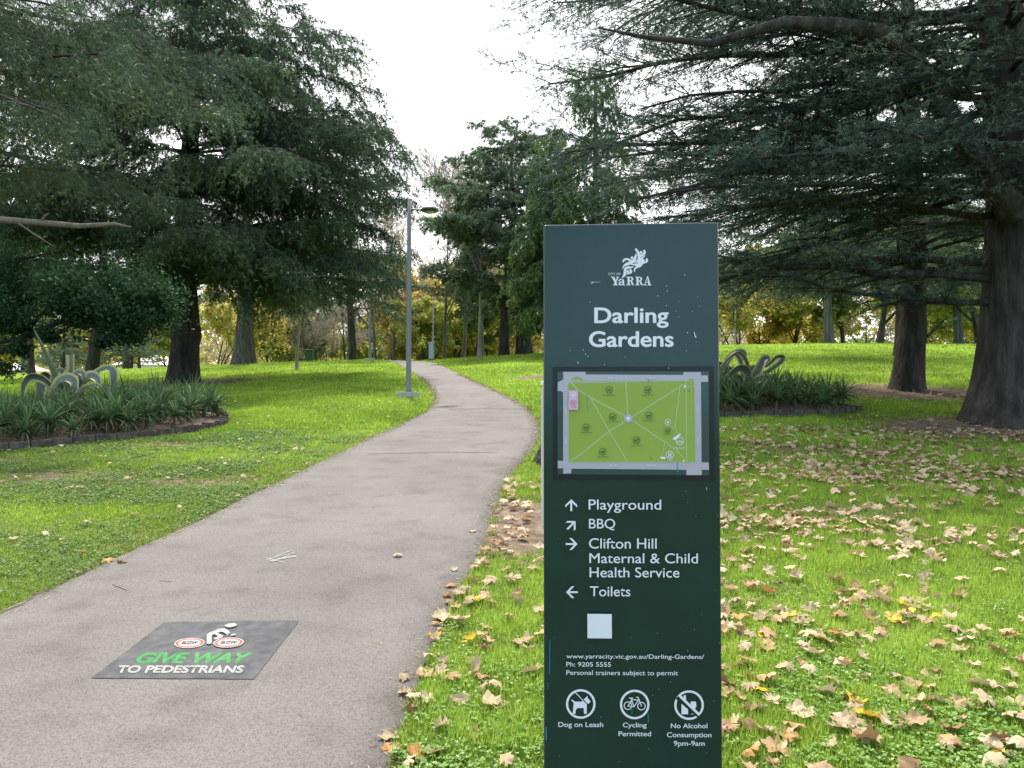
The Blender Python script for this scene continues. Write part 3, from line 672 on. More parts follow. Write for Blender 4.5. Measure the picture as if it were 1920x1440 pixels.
# ------------------------------------------------------------------ ground decal and chalk marks on the path
def on_path(P, lift):
    W = hit(P[:, 0], P[:, 1]); W[:, 2] = path_z(W) + lift
    return W
ZD = lambda x, y: (200 + x / 5.189, 1160 + y / 5.189)
G = Draw(on_path, .0035, .0005)
decal = empty('path_decal', tuple(hit(370, 1225)[0]))
tag(decal, 'grey printed ground sticker reading GIVE WAY TO PEDESTRIANS on the asphalt path', 'sticker')
DO = np.array(decal.location)
_op = on_path
def on_path_l(P, lift): return _op(P, lift) - DO
G.map = on_path_l
G.start()
def quadgrid(c, n=10):
    c = [np.array(p, float) for p in c]; P = []; 
    for j in range(n + 1):
        for i in range(n + 1):
            a, b_ = i / n, j / n; P.append(c[0]*(1-a)*(1-b_) + c[1]*a*(1-b_) + c[2]*a*b_ + c[3]*(1-a)*b_)
    F = [(j*(n+1)+i, j*(n+1)+i+1, (j+1)*(n+1)+i+1, (j+1)*(n+1)+i) for j in range(n) for i in range(n)]
    return np.array(P), F
P_, F_ = quadgrid([ZD(-150, 612), ZD(1430, 622), ZD(1875, 45), ZD(560, 62)], 14)
P_ += np.random.RandomState(2).uniform(-.4, .4, P_.shape); G.put(P_, F_); G.done('decal_sheet', M['decal_black'], decal)
G.start(); G.text('GIVE WAY', ZD(268, 0)[0], ZD(1330, 0)[0], ZD(0, 465)[1], ZD(0, 372)[1], .13, 0, .85, .96); G.done('green_lettering', M['decal_green'], decal)
G.start(); G.text('TO PEDESTRIANS', ZD(95, 0)[0], ZD(1310, 0)[0], ZD(0, 565)[1], ZD(0, 500)[1], .11, 0, .5, 1.0); G.done('white_lettering', M['decal_white'], decal)
for cx in (806, 1186):
    G.start(); G.circle(ZD(cx, 275), 150 / 5.189, 40, ry=50 / 5.189, rot=-.06); w = G.done('wheel_disc', M['decal_white'], decal)
    G.start(); G.circle(ZD(cx, 275), 135 / 5.189, 40, ry=43 / 5.189, rot=-.06, inner=.84); G.done('wheel_ring', M['decal_red'], decal)
    G.start(); G.text('SLOW', ZD(cx - 82, 0)[0], ZD(cx + 66, 0)[0], ZD(0, 286)[1], ZD(0, 262)[1], .02, 0, .8); G.done('slow_lettering', M['decal_ink'], decal)
G.start()
G.poly(mp_(ZD, [(972, 200), (1000, 180), (1090, 142), (1150, 138), (1190, 165), (1204, 185), (1165, 195), (1125, 172), (1075, 182), (1135, 210), (1120, 232), (1060, 250), (1040, 240), (1085, 215), (1040, 195), (1022, 215), (1022, 285), (1000, 295), (972, 290)]))
G.circle(ZD(1207, 108), 58 / 5.189, 20, ry=20 / 5.189, rot=-.12); G.poly(mp_(ZD, [(1140, 112), (1180, 92), (1190, 125)])); G.circle(ZD(1232, 201), 26 / 5.189, 14, ry=8 / 5.189, rot=-.2); G.poly(mp_(ZD, [(1160, 203), (1185, 197), (1180, 207), (1165, 209)]))
G.done('cyclist_mark', M['decal_white'], decal)
G2 = Draw(on_path, .004, .0003); G2.start()
ZC = lambda x, y: (150 + x / 4.085, 1000 + y / 4.085)
for p in ([(1420, 225), (1480, 205), (1645, 160)], [(1425, 205), (1560, 242)], [(1430, 235), (1655, 195)], [(1465, 240), (1640, 170)], [(1510, 215), (1650, 190)], [(1440, 210), (1475, 235)], [(1500, 195), (1620, 150)]):
    G2.stroke(mp_(ZC, p), 1.0, True)
chalk = G2.done('chalk_scribble', M['chalk'], None); tag(chalk, 'thin white scribbled scratch marks in the middle of the asphalt path', 'scribble')

G3 = Draw(on_path, .002, .0002); crm = simple('crack shadow', (.045, .038, .034), .95)  # plain dark colour for the crack strokes
rk = np.random.RandomState(77)
for pts, w in (([(-40, 1172), (10, 1150), (48, 1135), (70, 1118), (95, 1110), (130, 1084), (165, 1072)], 2.2), ([(842, 769), (880, 768.5), (930, 768), (985, 769)], .9), ([(690, 853), (760, 852), (840, 850), (930, 851)], .8),
               ([(210, 1100), (225, 1106), (238, 1112)], 1.4), ([(300, 1093), (318, 1095)], 1.2), ([(560, 1345), (566, 1350)], 1.1)):
    G3.start(); P_ = np.array(pts, float); t_ = np.linspace(0, len(P_) - 1, len(P_) * 5); Q_ = np.stack([np.interp(t_, range(len(P_)), P_[:, k_]) for k_ in (0, 1)], -1) + rk.normal(0, .5 * w ** .5, (len(t_), 2)) * [1, .4]
    G3.stroke(Q_, w * rk.uniform(.4, 1.1, len(Q_)), False); G3.done('crack', crm, path)

# ------------------------------------------------------------------ lamps
def lamp(px, py, Y, top_py, label):
    X, Y, z = pos_px(px, Y); s = FPX / Y
    hgt = atdepth(px, top_py, Y)[2] - z
    r = empty('street_lamp', (X, Y, z)); tag(r, label, 'street lamp', 'grey street lamps beside the path')
    bm = bmesh.new(); box_bm(bm, (0, 0, .04), (.56, .50, .20), .012); bm_obj('concrete_base', bm, M['concrete'], r)
    a = Acc(); lathe(a, [(.0, .16), (.15, .16), (.15, .142), (.0, .142)][::-1], 20); a.build('flange', M['pole'], r)
    for i in range(4): a = Acc(); lathe(a, [(.0, .185), (.016, .185), (.016, .16)][::-1], 6, (.11 * math.cos(i * math.pi/2 + .8), .11 * math.sin(i * math.pi/2 + .8), 0)); a.build('anchor_bolt', M['pole'], r)
    a = Acc(); lathe(a, [(.075, .161), (.072, .5), (.066, hgt * .5), (.054, hgt * .90), (.048, hgt * .91), (.045, hgt - .01), (0, hgt)], 20); a.build('pole', M['pole'], r, True)
    ah = hgt - .29; a = Acc(); tubes(a, [[(0.03, 0, ah), (.15, 0, ah), (.33, 0, ah - .02)]], [[.016, .016, .016]], 10); tubes(a, [[(.27, 0, ah - .015), (.30, 0, ah - .018), (.34, 0, ah - .02)]], [[.03, .033, .03]], 12)
    a.build('arm', M['pole'], r, True)
    hd = Acc(); c = (.56, 0, ah); lathe(hd, [(.0, .15), (.02, .15), (.025, .11), (.09, .095), (.17, .05), (.235, -.005), (.24, -.03), (.225, -.03)], 32, c); h = hd.build('lamp_head', M['pole'], r, True)
    a = Acc(); lathe(a, [(.225, -.012), (.236, -.045), (.20, -.075), (.12, -.088)], 32, c); a.build('lamp_rim', M['lamp_dark'], h, True)
    a = Acc(); lathe(a, [(.12, -.086), (.09, -.115), (0, -.12)], 24, c); a.build('lamp_diffuser', M['lamp_glass'], h, True)
    return r
lp = hit(765.5, 745)[0]
lamp(766, 745, float(lp[1]), 372, 'tall grey street lamp on a square concrete base in the grass at the path bend')
lamp(693, 677, 46.5, 497, 'distant grey street lamp on the crest of the lawn, partly behind branches')

# ------------------------------------------------------------------ small structures
X, Y, z = pos_px(809, 47.5)
r = empty('distant_sign_panel', (X, Y, z), -.5); tag(r, 'small pale blue upright panel standing on the crest right of the path', 'sign')
bm = bmesh.new(); box_bm(bm, (0, 0, .62), (.34, .14, 1.06), .01); bm_obj('panel', bm, M['pale_blue'], r)
bm = bmesh.new(); box_bm(bm, (0, 0, .045), (.36, .16, .09)); bm_obj('plinth', bm, M['lamp_dark'], r)
X, Y, z = pos_px(812, 62); a = Acc(); lathe(a, [(.06, 0), (.045, 6), (0, 6.02)], 10, (0, 0, -.2)); o = a.build('thin_pole', M['pole'], None, loc=(X, Y, z)); tag(o, 'thin grey pole rising behind the pale blue panel', 'pole')
p = hit(1026, 985)[0]
bm = bmesh.new(); box_bm(bm, (0, 0, .60), (.10, .10, 1.30), .008); o = bm_obj('post_shaft', bm, M['post']); 
r = empty('marker_post', (float(p[0]), float(p[1]), float(p[2])), .05); o.parent = r; tag(r, 'pale square post standing just behind the left edge of the green sign', 'post')
o.location.z = -.03
bm = bmesh.new(); box_bm(bm, (0, 0, 1.26), (.106, .106, .04), .006); bm_obj('post_cap', bm, simple('post cap', (.7, .68, .66), .5), r)
p = hit(1030, 868)[0]
a = Acc(); tubes(a, [[(.05, 0, -.1), (0, 0, .0), (.02, 0, .12), (.07, 0, .34), (.08, 0, .37)]], [[.27, .24, .17, .13, .02]], 18, ridge=.05, seed=4)
o = a.build('tree_stump', M['bark'], None, True, tuple(map(float, p))); tag(o, 'dark tree stump by the path edge, mostly hidden by the green sign', 'stump')
X, Y, z = pos_px(580, 53); r = empty('litter_bin', (X, Y, z - .05)); tag(r, 'dark green bin on the crest left of the far lamp', 'bin')
bm = bmesh.new(); box_bm(bm, (0, 0, .42), (.52, .5, .84), .03); bm_obj('bin_body', bm, M['bin'], r)
bm = bmesh.new(); box_bm(bm, (0, 0, .87), (.56, .54, .07), .03); bm_obj('bin_lid', bm, M['bin'], r)

def house(px, Y, w, wall_h, d, roof, label, roofmat, rz=0):
    X, Y, z = pos_px(px, Y); r = empty('house', (X, Y, z), rz); tag(r, label, 'house', 'low houses beyond the park')
    bm = bmesh.new(); box_bm(bm, (0, 0, wall_h / 2), (w, d, wall_h)); bm_obj('wall', bm, M['wall_white'], r)
    bm = bmesh.new(); e = .4
    vs = [bm.verts.new(c) for c in ((-w/2-e, -d/2-e, wall_h), (w/2+e, -d/2-e, wall_h), (w/2+e, d/2+e, wall_h), (-w/2-e, d/2+e, wall_h), (-w/2+1.5, 0, wall_h+roof), (w/2-1.5, 0, wall_h+roof))]
    for f in ((0, 1, 5, 4), (1, 2, 5), (2, 3, 4, 5), (3, 0, 4), (3, 2, 1, 0)): bm.faces.new([vs[i] for i in f])
    bm_obj('roof', bm, roofmat, r)
    for i in range(3):
        x = -w / 2 + w * (i + .5) / 3
        bm = bmesh.new(); box_bm(bm, (x, -d / 2 - .01, wall_h * .52), (1.3, .08, 1.3)); f = bm_obj('window_frame', bm, M['lamp_glass'], r)
        bm = bmesh.new(); box_bm(bm, (x, -d / 2 - .04, wall_h * .52), (1.1, .08, 1.1)); bm_obj('window_pane', bm, M['glass_dark'], f)
house(5, 104, 9, 5.0, 8, 1.2, 'pale white house low in the distance at the left edge of the lawn', M['lamp_glass'])
house(88, 100, 7, 3.9, 8, 1.0, 'low house with a red roof far behind the spear-leaved agave', M['roof_red'])
house(300, 112, 9, 6.2, 8, 1.6, 'white roofed house glimpsed left of the big cedar trunk', M['wall_white'])

# ------------------------------------------------------------------ trees
def branch_level(rs, P, R, n, s0, s1, lf, ang, up, k=5, rf=.6, wig=.12, droop=0., minlen=0):
    """children of every branch in P; returns (m*n) paths"""
    m = len(P); par = np.repeat(np.arange(m), n)
    s = s0 + (s1 - s0) * (np.tile(np.arange(n), m) + rs.rand(m * n)) / n
    p, d, r = lerp_path(P, R, par, s)
    plen = np.linalg.norm(P[par, -1] - P[par, 0], axis=1)
    L = plen * lf * (1.15 - .55 * s) * rs.uniform(.7, 1.25, len(par)) + minlen
    q = unit(rs.randn(len(par), 3)); side = unit(np.cross(d, q)); an = np.radians(rs.normal(ang, 9, len(par)))[:, None]
    dr = unit(d * np.cos(an) + side * np.sin(an) + np.array([0, 0, up]))
    t = np.linspace(0, 1, k)[None, :, None]
    bend = unit(rs.randn(len(par), 3))[:, None, :] * wig
    C = p[:, None] + L[:, None, None] * (dr[:, None] * t + bend * t * t + np.array([0, 0, -droop]) * t * t)
    RR = (r * rf)[:, None] * (1 - .8 * t[:, :, 0])
    return C, RR, par
def blades(acc, p, d, L, W, rs, var):
    """triangles from p along d"""
    s = unit(np.cross(d, rs.randn(*d.shape))) * (W / 2)[:, None]
    n = len(p); V = np.stack([p - s, p + s, p + d * L[:, None]], 1).reshape(-1, 3)
    acc.add(V, np.arange(3 * n).reshape(-1, 3), var)
def leafquads(acc, p, size, rs, var, flat=.0):
    n = len(p); a = unit(rs.randn(n, 3)); a[:, 2] *= (1 - flat); a = unit(a); b_ = unit(np.cross(a, rs.randn(n, 3)))
    sz = size[:, None]
    V = np.stack([p - a * sz * .5, p + b_ * sz * .28, p + a * sz * .5, p - b_ * sz * .28], 1).reshape(-1, 3)
    acc.add(V, np.arange(4 * n).reshape(-1, 4), var)

def trunk_path(rs, pts, r0, r1, flare=1.5, k=26):
    pts = np.array(pts, float); t = np.linspace(0, len(pts) - 1, k); i = np.clip(t.astype(int), 0, len(pts) - 2); f = (t - i)[:, None]; f = f * f * (3 - 2 * f) * .5 + f * .5
    P = pts[i] * (1 - f) + pts[i + 1] * f
    z = (P[:, 2] - P[0, 2]); h = z[-1]
    R = r0 + (r1 - r0) * (z / h) ** .8; R = R * (1 + (flare - 1) * np.exp(-z / (.55 * r0 * 2)))
    return P[None], R[None]

def cedar(name, base, pts, r0, limbs, mat, label, needles=(.11, .022), dens=1.0, droop2=.25, hang=.5, sp2=.42, sp3=.17, seed=1, bark='bark', flare=1.5, l2=.34, l3=.42, cat='cedar tree', group=None, n_extra=None, top=.06, clump=0, knobs=(), thin=0):
    """limbs: list of (z, azimuth deg, length, rise, droop). az 0 = +X, 90 = away from the viewer"""
    rs = np.random.RandomState(seed); root = empty(name, base); tag(root, label, cat, group)
    tr = Acc(); P, R = trunk_path(rs, pts, r0, top, flare, 40); 
    for zk, rk, sk in knobs: R = R * (1 + rk * np.exp(-((P[..., 2] - zk) / sk) ** 2))
    tubes(tr, P, R, 22, ridge=.035, seed=seed)
    tr.build('trunk', M[bark], root, True)
    zt = P[0, -1, 2]; Lt = max(.6, .09 * zt)
    limbs = list(limbs) + [(zt - Lt * q_, (q_ * 137.5 * 3) % 360, Lt * (.7 + .45 * q_), 1.1 - .25 * q_, .25) for q_ in np.linspace(.03, 1.6, 9)]
    Lb = np.array(limbs, float); m = len(Lb); k = 9; t = np.linspace(0, 1, k)
    zz = P[0, :, 2]; sx = np.interp(Lb[:, 0], zz, P[0, :, 0]); sy = np.interp(Lb[:, 0], zz, P[0, :, 1]); sr = np.interp(Lb[:, 0], zz, R[0])
    az = np.radians(Lb[:, 1])[:, None] + rs.normal(0, .12, (m, 1)) * t + np.cumsum(rs.normal(0, .03, (m, k)), 1)
    L = Lb[:, 2:3]
    x = sx[:, None] + L * t * np.cos(az); y = sy[:, None] + L * t * np.sin(az)
    z = Lb[:, 0:1] + L * (Lb[:, 3:4] * t - Lb[:, 4:5] * t * t) + np.cumsum(rs.normal(0, .012, (m, k)), 1) * L
    P1 = np.stack([x, y, z], -1); r1 = (sr * .17 * np.clip(Lb[:, 2] / 7, .35, 1.2))[:, None] * (1 - .88 * t) + .008
    wood = Acc(); tubes(wood, P1, r1, 7)
    # secondaries, in flat sprays
    n2 = np.maximum(3, (Lb[:, 2] / sp2 * 2 * dens ** .5).astype(int)); par = np.repeat(np.arange(m), n2)
    s = np.concatenate([np.linspace(.12, 1, q) for q in n2]) ** .85; s = np.clip(s + rs.normal(0, .015, len(s)), .05, .995)
    if clump:
        keep = (vnoise(s * 7 + par * 3.7, par * 1.9, 1.0, seed) > clump); par = par[keep]; s = s[keep]
    p, d, r = lerp_path(P1, r1, par, s); sg = np.where(rs.rand(len(par)) < .5, 1, -1)
    an = np.radians(rs.normal(52, 13, len(par)))[:, None]; sd = unit(np.cross(d, [0, 0, 1.])) * sg[:, None]
    L2 = (Lb[par, 2] * l2 * (1.12 - .72 * s) * rs.uniform(.6, 1.25, len(par)) + .25)
    d2 = unit(d * np.cos(an) + sd * np.sin(an) + np.stack([0 * s, 0 * s, rs.normal(.02, .14, len(s))], -1))
    k2 = 5; t2 = np.linspace(0, 1, k2)
    P2 = p[:, None] + L2[:, None, None] * (d2[:, None] * t2[None, :, None]); P2[..., 2] -= (L2 * droop2 * rs.uniform(.5, 1.4, len(s)))[:, None] * t2 ** 2
    R2 = (r * .42 + .003)[:, None] * (1 - .85 * t2); tubes(wood, P2, np.maximum(R2, .003), 4)
    # tertiary twigs with needle tufts
    n3 = np.maximum(3, (L2 / sp3 * 2 * dens ** .5).astype(int)); par3 = np.repeat(np.arange(len(P2)), n3)
    s3 = np.clip(np.concatenate([np.linspace(.08, 1, q) for q in n3]) + rs.normal(0, .03, len(par3)), .02, .995)
    p3, d3, _ = lerp_path(P2, R2, par3, s3); sg = np.where(rs.rand(len(par3)) < .5, 1, -1)[:, None]
    an = np.radians(rs.normal(48, 15, len(par3)))[:, None]; sd = unit(np.cross(d3, [0, 0, 1.])) * sg
    L3 = (np.clip(L2[par3] * .35, .12, 1) * l3 + .12) * rs.uniform(.5, 1.4, len(par3))
    dd = unit(d3 * np.cos(an) + sd * np.sin(an) + np.stack([0 * s3, 0 * s3, rs.normal(-hang * .3, .2, len(s3))], -1))
    k3 = 4; t3 = np.linspace(0, 1, k3); P3 = p3[:, None] + L3[:, None, None] * dd[:, None] * t3[None, :, None]
    P3[..., 2] -= (L3 * hang * rs.uniform(.3, 1.6, len(s3)))[:, None] * t3 ** 1.6
    tv = .32 * rs.rand(m)[par[par3]] + .30 * rs.rand(len(P2))[par3] - .06
    # tufts
    ntf = np.maximum(2, (L3 / .085).astype(int)); par4 = np.repeat(np.arange(len(P3)), ntf); s4 = rs.rand(len(par4))
    p4, d4, _ = lerp_path(P3, np.ones(P3.shape[:2]), par4, s4)
    ntb = 3; p5 = np.repeat(p4, ntb, 0) + rs.normal(0, .012, (len(p4) * ntb, 3)); d5 = np.repeat(d4, ntb, 0)
    d5 = unit(d5 * .8 + unit(rs.randn(*d5.shape)) * .8 + np.array([0, 0, -.10 * hang]))
    if thin:
        kp = rs.rand(len(p5)) > thin
    else: kp = np.ones(len(p5), bool)
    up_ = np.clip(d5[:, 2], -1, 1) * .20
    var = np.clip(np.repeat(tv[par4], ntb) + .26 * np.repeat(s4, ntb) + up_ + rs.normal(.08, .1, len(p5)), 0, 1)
    lv = Acc(); n5 = len(p5)
    blades(lv, p5[kp], d5[kp], (needles[0] * rs.uniform(.6, 1.35, n5))[kp], (needles[1] * rs.uniform(.7, 1.3, n5))[kp], rs, var[kp])
    # the twigs themselves, as slim blades
    blades(lv, P3[:, 0], unit(P3[:, -1] - P3[:, 0]), L3 * 1.02, np.full(len(L3), needles[1] * .8), rs, np.clip(tv, 0, .4))
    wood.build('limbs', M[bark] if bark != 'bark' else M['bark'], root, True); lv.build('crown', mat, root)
    return root, kp.sum()
def ring_limbs(rs, z0, z1, n, Lf, rise=(.05, .3), droop=(.15, .35), az=None, tier=0):
    out = []; ga = 137.5 * rs.rand()
    for i in range(n):
        z = z0 + (z1 - z0) * ((i + rs.rand() * .8) / n)
        if tier: z = z0 + round((z - z0) / tier) * tier + rs.normal(0, .10)
        a = (ga + i * 137.5 + rs.normal(0, 12)) % 360
        if az: a = az[0] + (az[1] - az[0]) * rs.rand()
        out.append((z, a, Lf(z, a) * rs.uniform(.82, 1.1), rs.uniform(*rise), rs.uniform(*droop)))
    return out

cnt = 0
# the big cedar left of the path
bx, by, bz = pos_px(341, 30)
rs = np.random.RandomState(11)
def LfL(z, a):
    L = np.interp(z, [3, 4.2, 9.5, 12, 14.5, 19, 22], [7.6, 8.5, 8.4, 7.3, 5.4, 2.8, .5]); c = math.cos(math.radians(a))
    return L * (1 if c > -.2 else .9)
lim = ring_limbs(rs, 3.9, 21.5, 58, LfL, (.06, .15), (.08, .17), tier=1.75) + ring_limbs(rs, 3.9, 13, 12, lambda z, a: LfL(z, a) * .96, (.06, .14), (.06, .15), (-30, 40), tier=1.75) + ring_limbs(rs, 3.6, 5.5, 5, LfL, (.04, .1), (.06, .12), (200, 340)) + ring_limbs(rs, 5.65, 17, 12, lambda z, a: LfL(z, a) * .75, (.08, .18), (.12, .22), (215, 325), tier=1.75) + ring_limbs(rs, 5.65, 15, 8, LfL, (.06, .16), (.1, .2), (140, 220), tier=1.75)
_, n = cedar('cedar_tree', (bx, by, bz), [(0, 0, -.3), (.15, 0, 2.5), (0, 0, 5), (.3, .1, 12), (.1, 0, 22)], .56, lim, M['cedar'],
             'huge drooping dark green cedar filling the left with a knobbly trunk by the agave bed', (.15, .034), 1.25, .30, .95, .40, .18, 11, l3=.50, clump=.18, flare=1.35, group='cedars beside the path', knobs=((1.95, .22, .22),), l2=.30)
cnt += n
# cedar reaching in from beyond the left edge
bx, by, bz = pos_px(-330, 15.5); rs = np.random.RandomState(21)
LfE = lambda z, a: np.interp(z, [4.5, 7, 11, 16], [6.0, 8.2, 7.2, 2])
lim = ring_limbs(rs, 5.0, 15, 22, LfE, (.08, .3), (.15, .38)) + ring_limbs(rs, 5.6, 11, 9, LfE, (.05, .25), (.12, .3), (-38, 40))
_, n = cedar('cedar_tree', (bx, by, bz), [(0, 0, -.3), (0, 0, 6), (.2, 0, 17)], .5, lim, M['cedar'], 'dark cedar whose hanging branches reach in at the top left corner', (.10, .018), 1.0, .24, .95, .42, .15, 21, l3=.55, clump=.24, group='cedars beside the path', l2=.30)
cnt += n
# big blue cedar at the right edge
p = hit(1905, 792)[0]; bx, by, bz = map(float, p); rs = np.random.RandomState(31)
def LfR(z, a):
    L = np.interp(z, [2.2, 3.5, 6, 9, 13, 18], [6.6, 8.2, 9.4, 9.2, 6.5, 1]); s = math.sin(math.radians(a))
    if math.cos(math.radians(a)) < -.75: L = min(L, 7.9 if z > 4.5 else 7.0)
    return L * (.62 if s < -.45 else .8 if s < -.2 else 1)
lim = ring_limbs(rs, 2.3, 18, 40, LfR, (.0, .35), (.06, .2)) + ring_limbs(rs, 3.6, 7.4, 14, LfR, (-.22, .06), (-.02, .10), (140, 212)) + ring_limbs(rs, 6.8, 9.6, 9, LfR, (.0, .25), (.04, .16), (145, 205)) + ring_limbs(rs, 4.0, 9.8, 12, LfR, (.0, .22), (.04, .16), (218, 325)) + [(5.6, 190, 5, .5, .2)] + [(2.15, 178, 4.6, .0, -.06), (2.6, 172, 6.5, .05, .0), (6.4, 183, 8.4, .16, .05)]
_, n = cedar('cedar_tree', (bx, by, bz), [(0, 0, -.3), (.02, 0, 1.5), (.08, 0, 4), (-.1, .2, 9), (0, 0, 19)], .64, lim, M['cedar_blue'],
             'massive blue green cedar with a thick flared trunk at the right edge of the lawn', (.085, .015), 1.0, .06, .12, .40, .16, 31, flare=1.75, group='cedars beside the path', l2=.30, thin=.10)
cnt += n
a_ = Acc(); fk = [atdepth(x, y, d) - np.array([bx, by, bz]) for x, y, d in ((1905, 400, 13.3), (1850, 335, 13.0), (1790, 235, 12.8), (1722, 125, 12.6), (1650, 62, 12.4), (1570, 48, 12.2), (1470, 42, 12.1), (1330, 82, 12.0), (1210, 70, 12.0), (1120, 52, 12))]
tubes(a_, [fk], [[.26, .21, .185, .165, .145, .12, .09, .06, .035, .012]], 12, ridge=.04)
a_.build('forked_limb', M['bark'], [o for o in COL.objects if o.name.startswith('cedar_tree') and o.type == 'EMPTY'][-1], True)
# second cedar behind it
p = hit(1699, 730)[0]; bx, by, bz = map(float, p); rs = np.random.RandomState(41)
LfS = lambda z, a: np.interp(z, [2.5, 5, 9, 16], [5.5, 7.2, 6.5, 1]) * (.75 if math.cos(math.radians(a)) < -.7 and z > 8 else 1)
lim = ring_limbs(rs, 2.7, 15.5, 40, LfS, (.02, .3), (.05, .22)) + ring_limbs(rs, 2.6, 4.4, 10, LfS, (.0, .1), (.04, .12), (140, 400))
_, n = cedar('cedar_tree', (bx, by, bz), [(0, 0, -.3), (.18, 0, 1.4), (.28, 0, 3.5), (.2, 0, 9), (0, 0, 16)], .37, lim, M['cedar_blue'],
             'mid sized cedar with a straight dark trunk standing on bare soil behind the right bed', (.11, .02), 1.0, .08, .2, .42, .19, 41, flare=1.5, group='cedars beside the path', thin=.1)
cnt += n
# low branching cedar behind, its trunk just showing beside the second one
bx, by, bz = pos_px(1692, 33); rs = np.random.RandomState(43)
lim = ring_limbs(rs, 3.5, 14, 30, lambda z, a: np.interp(z, [3, 6, 15], [6.5, 7.5, 1.5]), (.0, .2), (.08, .24)) + ring_limbs(rs, 3.4, 5, 8, lambda z, a: 8, (.0, .1), (.04, .12), (150, 220))
cedar('cedar_tree', (bx, by, bz), [(0, 0, -.3), (.1, 0, 3), (0, 0, 15)], .33, lim, M['cedar'], 'far cedar whose narrow trunk shows just left of the mid sized cedar trunk', (.16, .034), .8, .12, .4, .55, .27, 43, group='cedars beside the path')

# dark broadleaf tree at the left edge with black limbs
rs = np.random.RandomState(51); bx, by, bz = pos_px(-210, 19.5)
root = empty('broadleaf_tree', (bx, by, bz)); tag(root, 'dark glossy leaved tree with low black limbs reaching over the left agave bed', 'tree')
def loc(pts): return [tuple(atdepth(x, y, d) - np.array([bx, by, bz])) for x, y, d in pts]
wood = Acc(); P, R = trunk_path(rs, [(0, 0, -.3), (.1, 0, 3), (-.2, 0, 6.5)], .42, .1); tubes(wood, P, R, 16, ridge=.03)
wood.build('trunk', M['bark'], root, True)
wood = Acc(); limbsL = [([(-215, 735, 19.5), (-110, 700, 19.2), (0, 658, 18.8), (28, 648, 18.6), (62, 625, 18.4), (118, 601, 18.0), (200, 575, 17.6), (290, 552, 17.4)], [.17, .13, .10, .095, .085, .06, .035, .012]),
    ([(62, 625, 18.4), (58, 612, 18.4), (68, 600, 18.3), (90, 575, 18.2), (120, 545, 18)], [.055, .05, .045, .03, .01]), ([(-90, 660, 19.4), (0, 641, 19), (30, 636, 18.8), (60, 622, 18.6)], [.08, .06, .05, .05]),
    ([(-150, 640, 19.6), (0, 588, 19), (60, 560, 18.8), (160, 520, 18.4)], [.12, .08, .05, .02]), ([(-200, 600, 19.6), (-40, 500, 19), (120, 470, 18.6)], [.12, .07, .02])]
for pts, rr in limbsL: tubes(wood, [loc(pts)], [rr], 8)
wood.build('limbs', simple('black wet bark', (.018, .016, .016), .8), root, True)  # one even black for the limbs
lv = Acc()
for (px_, py_, dd, rx, ry, rz, n) in ((150, 585, 18, 1.9, 1.2, .42, 9000), (30, 560, 18.5, 1.8, 1.3, .6, 8000), (270, 590, 17.8, .85, .8, .45, 5000), (140, 640, 17.8, .32, .3, .16, 900), (235, 625, 17.7, .5, .4, .3, 1900), (30, 610, 18.2, .8, .5, .25, 1700), (180, 545, 18, 1.8, 1.4, .5, 7000),
                                      (-120, 560, 19.5, 2.4, 2.2, 1.3, 9000), (305, 565, 17.6, .5, .5, .4, 1500), (120, 520, 18.6, 2.2, 1.2, .8, 4200), (20, 500, 18.6, 1.6, 1.2, .9, 3600), (95, 628, 17.9, .3, .3, .22, 900), (190, 640, 17.6, .22, .2, .2, 600), (40, 655, 18.3, .35, .3, .2, 600), (255, 560, 17.9, .9, .8, .6, 3000), (0, 690, 19, .6, .5, .3, 700)):
    c = atdepth(px_, py_, dd) - np.array([bx, by, bz]); q = rs.randn(n, 3); q = q / np.linalg.norm(q, axis=1, keepdims=True) * rs.rand(n, 1) ** .42
    pp = c + q * np.array([rx, ry, rz]) * (1 + .25 * rs.randn(n, 1)); keep = vnoise(pp[:, 0] * 1 + 40, pp[:, 2] + pp[:, 1] * .7 + 40, 2.2, 3) > .40
    leafquads(lv, pp[keep], rs.uniform(.07, .12, keep.sum()), rs, np.clip(.35 + rs.normal(0, .2, keep.sum()) + .12 * q[keep, 2], 0, 1), .3)
lv.build('crown', M['darkleaf'], root)
# long bare branch crossing at the left
a = Acc(); wpts = [atdepth(x, y, d) for x, y, d in ((-160, 400, 13.2), (-40, 408, 13), (0, 412, 12.9), (80, 418, 12.7), (150, 424, 12.6), (215, 420, 12.5), (246, 426, 12.45))]
bb = empty('bare_branch', tuple(wpts[0])); tag(bb, 'long bare grey brown dead branch poking in from the left edge at mid height', 'branch')
tubes(a, [[w - wpts[0] for w in wpts]], [[.075, .062, .058, .05, .045, .032, .01]], 9, ridge=.04)
tubes(a, [[atdepth(78, 417, 12.7) - wpts[0], atdepth(84, 405, 12.6) - wpts[0], atdepth(92, 400, 12.6) - wpts[0]]], [[.03, .02, .008]], 6)
tubes(a, [[atdepth(30, 415, 12.8) - wpts[0], atdepth(60, 436, 12.7) - wpts[0], atdepth(100, 462, 12.6) - wpts[0]]], [[.02, .014, .005]], 6)
a.build('branch_wood', noise_mat('dead wood', [(.11, .085, .065), (.2, .16, .13)], 9, bump=.6, stretch=(1, 1, 1)), bb, True)

